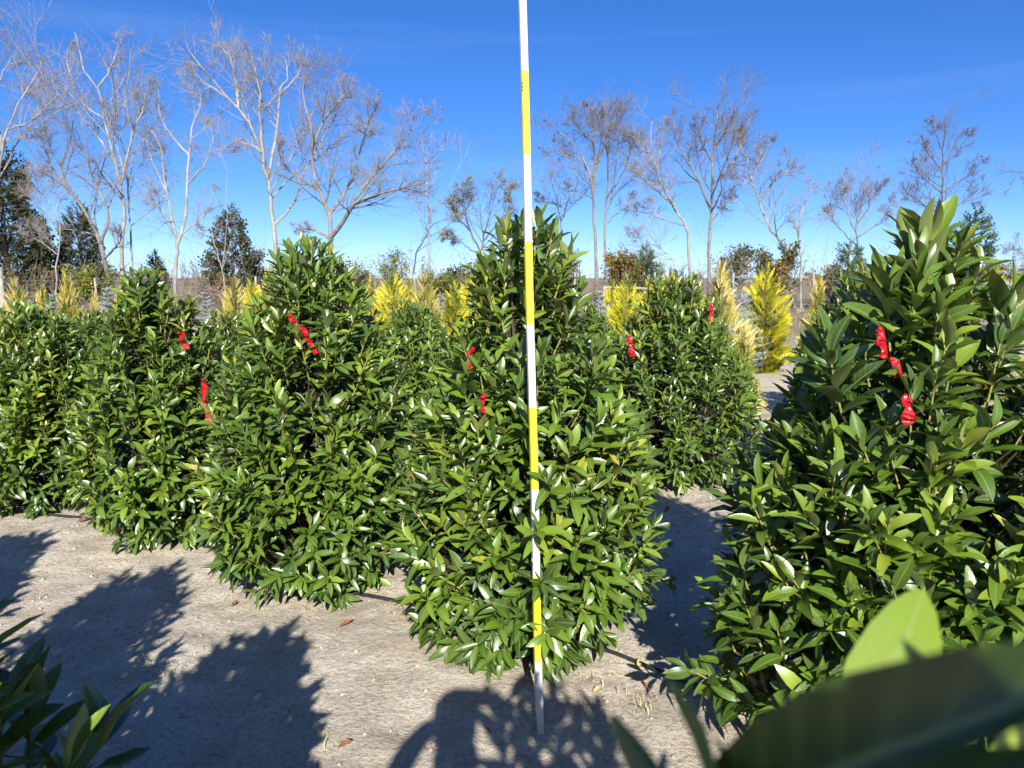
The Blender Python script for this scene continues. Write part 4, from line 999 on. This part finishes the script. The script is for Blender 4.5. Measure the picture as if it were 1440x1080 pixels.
bare_tree('autumn_tree', 'small tree with thin yellowish leaves just left of the pole', [(1, [(676, 424), (676, 385), (678, 350), (684, 320), (692, 290), (700, 262)]), (.8, [(677, 360), (660, 320), (650, 285), (655, 255)]), (.7, [(680, 340), (700, 315), (715, 295), (718, 265)]), (.6, [(677, 362), (645, 340), (625, 335)]), (.6, [(680, 348), (705, 345), (722, 338)]), (.6, [(668, 330), (640, 300), (635, 275)])], 36, 0.12, 512, M_BARK_DARK, M_TWIG_DARK, 1.1, leaves=(M_OLIVE, 3200, 0.042))
bare_tree(T, 'tall bare tree right of the pole with a few rusty leaves', [(1, [(838, 424), (838, 340), (834, 290), (830, 250), (822, 225), (800, 195), (775, 185)]), (.8, [(832, 270), (836, 220), (832, 180), (822, 155)]), (.6, [(830, 250), (810, 222), (790, 215), (770, 212)]), (.6, [(833, 240), (850, 200), (860, 165), (868, 150)]), (.5, [(833, 205), (815, 180), (800, 160)])], 44, 0.20, 513, M_BARK_GREY, M_TWIG_DARK, 1.15, leaves=(M_AUTUMN, 160, 0.07))
bare_tree(T, 'straight twin trunk close beside the rusty-leaved bare tree', [(1, [(852, 424), (851, 340), (852, 280), (855, 220), (858, 180), (862, 155)]), (.6, [(852, 270), (875, 240), (888, 205), (890, 175)]), (.6, [(855, 215), (845, 185), (842, 155)]), (.5, [(851, 310), (880, 290), (905, 288)])], 45, 0.16, 514, M_BARK_GREY, M_TWIG_DARK, 1.2)
bare_tree(T, 'dim bare tree hidden behind the pole laurel', [(1, [(790, 424), (790, 340), (786, 300), (780, 270), (770, 250)]), (.7, [(788, 310), (798, 280), (800, 255)]), (.6, [(784, 290), (765, 285), (755, 275)])], 50, 0.12, 515, M_BARK_GREY, M_TWIG_DARK, 1.0)
bare_tree(T, 'pale bare tree leaning left, right of the rusty-leaved tree', [(1, [(972, 424), (968, 340), (960, 310), (940, 280), (922, 240), (915, 200), (918, 170)]), (.7, [(945, 288), (920, 265), (900, 245), (885, 235)]), (.6, [(955, 300), (940, 270), (920, 262)]), (.6, [(922, 240), (930, 200), (935, 175)]), (.6, [(920, 230), (900, 205), (892, 185)])], 43, 0.18, 516, M_BARK_PALE, M_TWIG, 1.15)
bare_tree(T, 'thin pale leaning sapling under the left-leaning tree', [(1, [(953, 424), (948, 370), (930, 350), (905, 320), (890, 290)]), (.6, [(925, 345), (900, 340), (885, 325)]), (.6, [(912, 330), (920, 300), (915, 280)])], 42, 0.08, 517, M_BARK_PALE, M_TWIG, 1.0)
bare_tree(T, 'largest bare tree right of the pole with a rounded crown', [(1, [(998, 424), (998, 340), (1000, 300), (1002, 250), (1003, 210), (1008, 170), (1010, 148)]), (.75, [(1000, 290), (985, 255), (965, 220), (950, 195), (948, 170)]), (.7, [(1002, 265), (1025, 240), (1040, 210), (1050, 180), (1055, 165)]), (.6, [(1003, 225), (985, 195), (980, 165)]), (.6, [(1004, 205), (1025, 180), (1035, 158)]), (.5, [(1000, 310), (1020, 285), (1035, 270)])], 44, 0.22, 518, M_BARK_GREY, M_TWIG_DARK, 1.3)
bare_tree(T, 'bare tree with bent trunk leaning left beside the rounded crown', [(1, [(1118, 424), (1100, 350), (1085, 325), (1070, 290), (1060, 262), (1052, 235), (1050, 205)]), (.7, [(1068, 288), (1085, 260), (1105, 240), (1112, 215)]), (.6, [(1058, 258), (1040, 250), (1020, 252)]), (.6, [(1055, 245), (1075, 215), (1085, 190)]), (.5, [(1052, 225), (1040, 200), (1045, 180)])], 43, 0.18, 519, M_BARK_PALE, M_TWIG_DARK, 1.2)
bare_tree('dead_snag', 'pale broken snag with a snapped top', [(1, [(1127, 424), (1126, 370), (1124, 330), (1126, 305), (1133, 276)]), (.55, [(1124, 335), (1116, 315), (1112, 298)]), (.35, [(1128, 310), (1140, 270), (1155, 262)]), (.35, [(1125, 350), (1150, 330), (1165, 300)])], 38, 0.13, 520, M_BARK_PALE, M_TWIG, 0.7)
bare_tree(T, 'hazy fine-twigged purple-grey tree right of the snag', [(1, [(1208, 424), (1206, 350), (1206, 310), (1210, 270), (1214, 235)]), (.8, [(1206, 330), (1190, 290), (1180, 250)]), (.8, [(1207, 320), (1230, 280), (1245, 245)]), (.7, [(1206, 345), (1175, 315), (1165, 285)]), (.7, [(1208, 330), (1240, 310), (1258, 280)])], 48, 0.12, 521, M_BARK_GREY, M_TWIG, 1.3, up=0.2)
bare_tree(T, 'dark upright bare tree behind the top of the large right-hand laurel', [(1, [(1328, 424), (1326, 340), (1325, 280), (1326, 220), (1328, 165)]), (.5, [(1325, 280), (1300, 255), (1280, 225)]), (.5, [(1326, 270), (1355, 250), (1380, 225)]), (.45, [(1326, 240), (1305, 215), (1295, 190)]), (.45, [(1326, 235), (1350, 210), (1362, 185)]), (.4, [(1326, 300), (1290, 285), (1270, 262)]), (.4, [(1326, 300), (1360, 280), (1385, 258)]), (.4, [(1327, 210), (1315, 185), (1312, 172)])], 40, 0.15, 522, M_BARK_DARK, M_TWIG_DARK, 1.0, up=0.18)
bare_tree(T, 'bare tree cut off by the right picture edge', [(1, [(1490, 424), (1490, 340), (1485, 290), (1470, 250), (1445, 230)]), (.6, [(1486, 310), (1465, 275), (1440, 262)]), (.6, [(1489, 400), (1465, 370), (1440, 352), (1420, 350)])], 40, 0.16, 523, M_BARK_GREY, M_TWIG_DARK, 1.0)

# ------------------------------------------------------------------ bushes at the wood's edge
def bush(label, px, top, D, halfw, m, seed, n=2600, sz=0.07, dense=1.0, group='bushes at the edge of the wood'):
    rs = np.random.RandomState(seed)
    a = at_d(px, 424, D); h = max(0.8, top_height(top, D)); R = halfw / FPX * D
    root = thing('bush', label, 'bush', (a[0], D, gz(a[0], D)), group)
    ns = 14; az = rs.rand(ns) * 6.28; rr = R * rs.uniform(0.3, 0.95, ns)
    tipp = np.stack([np.cos(az) * rr, np.sin(az) * rr, h * rs.uniform(0.7, 1.0, ns)], -1)
    P = np.stack([tipp * 0.02, tipp * [0.35, 0.35, 0.4], tipp * [0.75, 0.75, 0.75], tipp], 1)
    Rr = np.tile([[0.03, 0.022, 0.014, 0.006]], (ns, 1))
    P1, R1 = grow(P, Rr, 7, 0.4, 42, 4, rs, 0.1, 0.2, 0.2)
    P2, R2 = grow(P1, R1, 3, 0.5, 40, 3, rs, 0.08, 0.1, 0.2)
    V, F = merge([tubes(P, Rr, 4), tubes(P1, np.maximum(R1, 0.006), 3), tubes(P2, np.maximum(R2, 0.005), 3)])
    link('stems', mesh_np('stems', V, [F], M_TWIG_DARK), root, kind='stuff')
    if n:
        src = np.concatenate([P2.reshape(-1, 3), P1.reshape(-1, 3)]); k = rs.randint(0, len(src), n)
        c = src[k] + rs.normal(size=(n, 3)) * 0.10 * dense; x = nrm(rs.normal(size=(n, 3)) + [0, -0.3, 0.2]); y = nrm(np.cross(x, rs.normal(size=(n, 3)))); s = sz * rs.uniform(0.6, 1.3, n)[:, None]
        V = np.stack([c - x * s, c + y * s * .6, c + x * s, c - y * s * .6], 1).reshape(-1, 3)
        cl = vnoise(c[:, 0] * 1.2 + seed, c[:, 2] * 1.2 + c[:, 1]) + 0.5
        f = link('foliage', mesh_np('bush_leaves', V, [np.arange(len(V)).reshape(-1, 4)], m, {'tint': ('FLOAT', np.repeat(np.clip(0.55 * rs.rand(n) + 0.6 * cl - 0.05, 0, 1), 4))}), root, kind='stuff'); f.color = (0, 0, 0, 1)
for k, (lab, px, top, hw_, m, n, D) in enumerate([
    ('yellow-green bush at the foot of the crooked left tree', 118, 378, 40, M_OLIVE, 2600, 38), ('brown leafless bush left of the yellow-green bush', 40, 372, 45, M_AUTUMN, 500, 39),
    ('leafless bush below the forked left tree', 205, 382, 40, M_AUTUMN, 300, 40), ('low brown bush below the green cedar', 300, 384, 45, M_AUTUMN, 500, 39),
    ('leafless bush under the large pale tree', 420, 378, 40, M_AUTUMN, 250, 40), ('reddish bare bush right of the broad laurel', 510, 370, 34, M_AUTUMN, 700, 40),
    ('yellow-leaved sapling bush behind the golden conifers', 553, 352, 22, M_OLIVE, 700, 38), ('dull green bush behind the golden conifers left of the pole', 625, 376, 42, M_OLIVE, 3000, 39),
    ('olive bush under the yellowish small tree', 690, 372, 30, M_OLIVE, 1700, 38), ('rusty bush right beside the pole above the laurel', 795, 352, 26, M_AUTUMN, 1500, 39),
    ('orange-green rounded bush left of the small pine', 876, 356, 28, M_AUTUMN, 3800, 39), ('low twiggy bush under the leaning pale trees', 960, 384, 36, M_AUTUMN, 400, 41),
    ('rust-topped bush at the foot of the rounded tree', 1028, 352, 26, M_AUTUMN, 2000, 40), ('dark green and orange bush left of the snag', 1085, 346, 34, M_AUTUMN, 4200, 39),
    ('brown bush right of the snag', 1165, 378, 36, M_AUTUMN, 1200, 40), ('grey twiggy bush in the right-hand gap', 1250, 384, 40, M_AUTUMN, 300, 41),
    ('orange bush behind the right shoulder of the large laurel', 1385, 376, 40, M_AUTUMN, 3000, 39), ('brown bush at the right picture edge', 1450, 372, 36, M_AUTUMN, 1200, 40)]):
    bush(lab, px, top, D, hw_, m, 600 + k, n)

# tangled undergrowth, dry grass, far wood: uncountable
rs = np.random.RandomState(31)
N = 800
bx_ = rs.uniform(-34, 34, N); by_ = rs.uniform(36, 48, N); H = rs.gamma(3.0, 0.52, N) + 0.4
d = np.stack([rs.normal(size=N) * 0.35, rs.normal(size=N) * 0.35, np.ones(N)], -1) * H[:, None]
b = np.stack([bx_, by_, ground_z(bx_, by_)], -1)
P = np.stack([b, b + d * .35 + rs.normal(size=(N, 3)) * .08, b + d * .7 + rs.normal(size=(N, 3)) * .12, b + d], 1)
R = np.tile([[0.014, 0.011, 0.008, 0.005]], (N, 1))
P1, R1 = grow(P, R, 5, 0.5, 48, 3, rs, 0.03, 0.15, 0.25)
V, F = merge([tubes(P, R, 3), tubes(P1, np.maximum(R1, 0.005), 3)])
o = link('undergrowth', mesh_np('undergrowth', V, [F], M_TWIG)); tag(o, 'tangle of bare grey undergrowth along the wood edge', 'undergrowth'); o['kind'] = 'stuff'
# heap of cut brush on the left
N = 1000
bx_ = rs.uniform(-26, -9.5, N); by_ = rs.uniform(31, 34.5, N); pil = np.clip(np.sin((bx_ + 26) * 0.62) * 0.4 + 0.75, 0.2, 1.2)
c = np.stack([bx_, by_, rs.rand(N) ** 1.3 * pil], -1); dd = nrm(rs.normal(size=(N, 3)) * [1, 1, 0.35]) * rs.uniform(0.4, 1.3, (N, 1))
P = np.stack([c - dd * .5, c + rs.normal(size=(N, 3)) * 0.08 + [0, 0, .08], c + dd * .5], 1); P[:, :, 2] = np.maximum(P[:, :, 2], 0.0)
R = np.tile([[0.016, 0.013, 0.007]], (N, 1)) * rs.uniform(0.5, 1.6, (N, 1))
P1, R1 = grow(P, R, 4, 0.5, 42, 3, rs, 0.0, 0.2, 0.2)
V, F = merge([tubes(P, R, 3), tubes(P1, np.maximum(R1, 0.005), 3)])
o = link('brush_heap', mesh_np('brush', V, [F], M_BRUSH)); tag(o, 'long heap of grey cut brush behind the left conifers', 'brush heap'); o['kind'] = 'stuff'
N = 4600
C = np.stack([rs.uniform(-45, 45, N), rs.uniform(17, 42, N) , np.zeros(N)], -1)
V, F, ti = blades(rs, C, 4, 0.10, 0.42, 0.007, 0.10, 0.9)
o = link('dry_grass', mesh_np('dry_grass', V, [F], M_DRY, {'tint': ('FLOAT', ti)})); tag(o, 'tan dry grass between the nursery rows and the wood', 'dry grass'); o['kind'] = 'stuff'
N = 230
bx_ = rs.uniform(-150, 150, N); by_ = rs.uniform(120, 190, N); H = rs.uniform(3.0, 6.0, N)
b = np.stack([bx_, by_, np.zeros(N)], -1); d = np.stack([rs.normal(size=N) * .1, rs.normal(size=N) * .1, np.ones(N)], -1) * H[:, None]
P = np.stack([b, b + d * .3, b + d * .65 + rs.normal(size=(N, 3)) * .15, b + d], 1); R = np.tile([[0.10, 0.08, 0.05, 0.02]], (N, 1))
P1, R1 = grow(P, R, 7, 0.42, 42, 3, rs, 0.1, 0.15, 0.15); P2, R2 = grow(P1, R1, 4, 0.5, 40, 3, rs, 0.1, 0.15, 0.15)
V, F = merge([tubes(P, R, 3), tubes(P1, np.maximum(R1, 0.03), 3), tubes(P2, np.maximum(R2, 0.022), 3)])
o = link('far_woods', mesh_np('far_woods', V, [F], M_TWIG_DARK)); tag(o, 'low far-off leafless wood along the horizon', 'woods'); o['kind'] = 'stuff'

# ------------------------------------------------------------------ wire fence
M_POST = simple('fence_post_wood', (0.20, 0.19, 0.15), (0.38, 0.37, 0.31), 8, 0.85, 0.3, 0.01)
M_WIRE = simple('fence_wire', (0.25, 0.25, 0.25), (0.38, 0.38, 0.38), 4, 0.5)
fence = thing('wire_fence', 'thin wire fence with weathered posts in front of the wood', 'fence', (0, 35.5, 0))
for x in np.arange(-30, 31, 3.65):
    hh = 1.75 + 0.12 * math.sin(x * 7)
    p = resample([(x, 0, -0.2), (x + 0.02 * math.sin(x), 0, hh * .5), (x + 0.05 * math.sin(x * 3), 0, hh)], 4)
    V, F = tubes(p[None], np.array([[0.055, 0.052, 0.05, 0.046]]), 8)
    link('post', mesh_np('post', V, [F, np.array([list(range(24, 32))])], M_POST), fence)
xs = np.linspace(-31, 31, 60)
for z in (0.3, 0.6, 0.9, 1.2, 1.5):
    P = np.stack([xs, np.full(60, -0.06), z + 0.02 * np.sin(xs * 1.72)], -1)
    V, F = tubes(P[None], np.full((1, 60), 0.0035), 3)
    link('wire', mesh_np('wire', V, [F], M_WIRE), fence)
# a weathered rail and a near post that stand out
a = at_d(850, 404, 24); b = at_d(935, 407, 24)
V, F = tubes(resample([a, (a + b) / 2 + [0, 0, .01], b], 5)[None] - a, np.full((1, 5), 0.035), 8)
rail = thing('wooden_rail', 'pale weathered rail behind the yellow conifer right of the pole', 'rail', tuple(a))
link('rail_bar', mesh_np('rail', V, [F], M_POST), rail)
for q in (a, b):
    V, F = tubes(np.array([[q - a + [0, 0, .05], q - a - [0, 0, q[2] * .5], q - a - [0, 0, q[2] + .1]]]), np.full((1, 3), 0.045), 8)
    link('post', mesh_np('post', V, [F], M_POST), rail)
a = at_d(3, 420, 18.5)
V, F = tubes(np.array([[(0, 0, -0.2), (0, 0, 0.9), (0.01, 0, top_height(376, 18.5))]]), np.array([[0.065, 0.062, 0.06]]), 10)
tag(link('wooden_post', mesh_np('post', V, [F, np.array([list(range(20, 30))])], M_POST), None, (a[0], 18.5, gz(a[0], 18.5))), 'pale wooden post at the left picture edge', 'post')

# ------------------------------------------------------------------ the photographer (stands behind the lens; the shadow falls into the picture)
def skin_body(name, verts, edges_, m, parent, sub=2):
    me = bpy.data.meshes.new(name); me.from_pydata([v[:3] for v in verts], edges_, []); me.materials.append(m)
    o = link(name, me, parent)
    sk = o.modifiers.new('skin', 'SKIN'); sk.use_smooth_shade = True
    for k, v in enumerate(verts):
        r = v[3]; me.skin_vertices[0].data[k].radius = r if isinstance(r, tuple) else (r, r)
    me.skin_vertices[0].data[0].use_root = True
    s = o.modifiers.new('subsurf', 'SUBSURF'); s.levels = sub; s.render_levels = sub
    return o
M_CLOTH = simple('dark_jacket', (0.02, 0.024, 0.035), (0.04, 0.045, 0.06), 20, 0.9)
M_SKIN = simple('skin', (0.42, 0.25, 0.17), (0.50, 0.31, 0.22), 12, 0.5)
M_HAIR = simple('cap_cloth', (0.03, 0.03, 0.035), (0.06, 0.06, 0.065), 30, 0.9)
per = thing('person', 'person in dark clothes taking the photo, seen only by the shadow', 'person', (0.03, -0.42, gz(0.03, -0.42)))
bv = [(0, 0, 0.93, (0.17, 0.12)), (0, 0.01, 1.12, (0.155, 0.115)), (0, 0.0, 1.32, (0.18, 0.12)), (0, 0.0, 1.44, (0.11, 0.09)), (0, 0.02, 1.52, 0.058),
      (-0.19, 0.0, 1.41, 0.068), (-0.33, 0.13, 1.22, 0.055), (-0.19, 0.33, 1.50, 0.042), (-0.10, 0.37, 1.58, 0.03),
      (0.19, 0.0, 1.41, 0.068), (0.34, 0.14, 1.24, 0.055), (0.24, 0.32, 1.46, 0.042), (0.17, 0.37, 1.56, 0.03),
      (-0.10, 0, 0.88, 0.10), (-0.12, 0.02, 0.50, 0.066), (-0.13, -0.02, 0.09, 0.048), (-0.14, 0.12, 0.04, 0.042),
      (0.10, 0, 0.88, 0.10), (0.12, 0.02, 0.50, 0.066), (0.13, -0.02, 0.09, 0.048), (0.15, 0.12, 0.04, 0.042)]
be = [(0, 1), (1, 2), (2, 3), (3, 4), (3, 5), (5, 6), (6, 7), (7, 8), (3, 9), (9, 10), (10, 11), (11, 12), (0, 13), (13, 14), (14, 15), (15, 16), (0, 17), (17, 18), (18, 19), (19, 20)]
skin_body('clothed_body', bv, be, M_CLOTH, per)
skin_body('head', [(0, 0.02, 1.50, 0.05), (0, 0.035, 1.57, (0.062, 0.075)), (0, 0.03, 1.65, (0.076, 0.095)), (0, 0.02, 1.72, (0.066, 0.085)), (0, 0.115, 1.625, 0.014), (-0.078, 0.02, 1.63, 0.014), (0.078, 0.02, 1.63, 0.014)],
          [(0, 1), (1, 2), (2, 3), (2, 4), (2, 5), (2, 6)], M_SKIN, per)
skin_body('cap', [(0, 0.015, 1.70, (0.085, 0.105)), (0, 0.01, 1.755, (0.075, 0.09)), (0, 0.12, 1.705, (0.06, 0.012)), (0, 0.17, 1.695, (0.045, 0.008))], [(0, 1), (0, 2), (2, 3)], M_HAIR, per)
for s, cx_ in ((-1, -0.085), (1, 0.155)):
    hv = [(cx_, 0.37, 1.565, 0.026), (cx_ - s * 0.005, 0.385, 1.60, (0.034, 0.018)), (cx_ - s * 0.008, 0.395, 1.63, (0.032, 0.016))]
    he = [(0, 1), (1, 2)]
    for q in range(4):
        z = 1.605 + 0.018 * q; b0 = len(hv)
        hv += [(cx_ - s * 0.01, 0.405, z, 0.0095), (cx_ - s * 0.028, 0.412 + 0.002 * q, z + 0.004, 0.009), (cx_ - s * (0.050 - 0.003 * abs(q - 1.5)), 0.404, z + 0.004, 0.008)]
        he += [(2 if q > 1 else 1, b0), (b0, b0 + 1), (b0 + 1, b0 + 2)]
    b0 = len(hv); hv += [(cx_ - s * 0.02, 0.375, 1.600, 0.011), (cx_ - s * 0.045, 0.378, 1.625, 0.010)]; he += [(1, b0), (b0, b0 + 1)]
    skin_body('hand', hv, he, M_SKIN, per, 1)
import bmesh
ph = bpy.data.meshes.new('phone'); bm = bmesh.new(); bmesh.ops.create_cube(bm, size=1)
for v in bm.verts: v.co = (v.co.x * 0.16, v.co.y * 0.0085, v.co.z * 0.076)
bmesh.ops.bevel(bm, geom=bm.edges[:], offset=0.003, segments=2, affect='EDGES'); bm.to_mesh(ph); bm.free()
M_PHONE = simple('phone_case', (0.015, 0.015, 0.017), (0.03, 0.03, 0.032), 8, 0.35, spec=0.5); ph.materials.append(M_PHONE)
phr = thing('smartphone', 'dark phone held up sideways by the person taking the photo', 'phone', (0.062, -0.0245, 1.625))
link('phone_body', ph, phr)
V, F = tubes(np.array([[(-0.062, 0.003, 0.025), (-0.062, 0.0065, 0.025)]]), np.full((1, 2), 0.006), 16)
link('lens', mesh_np('lens', V, [F, np.array([list(range(16, 32))])], M_BLACK), phr)
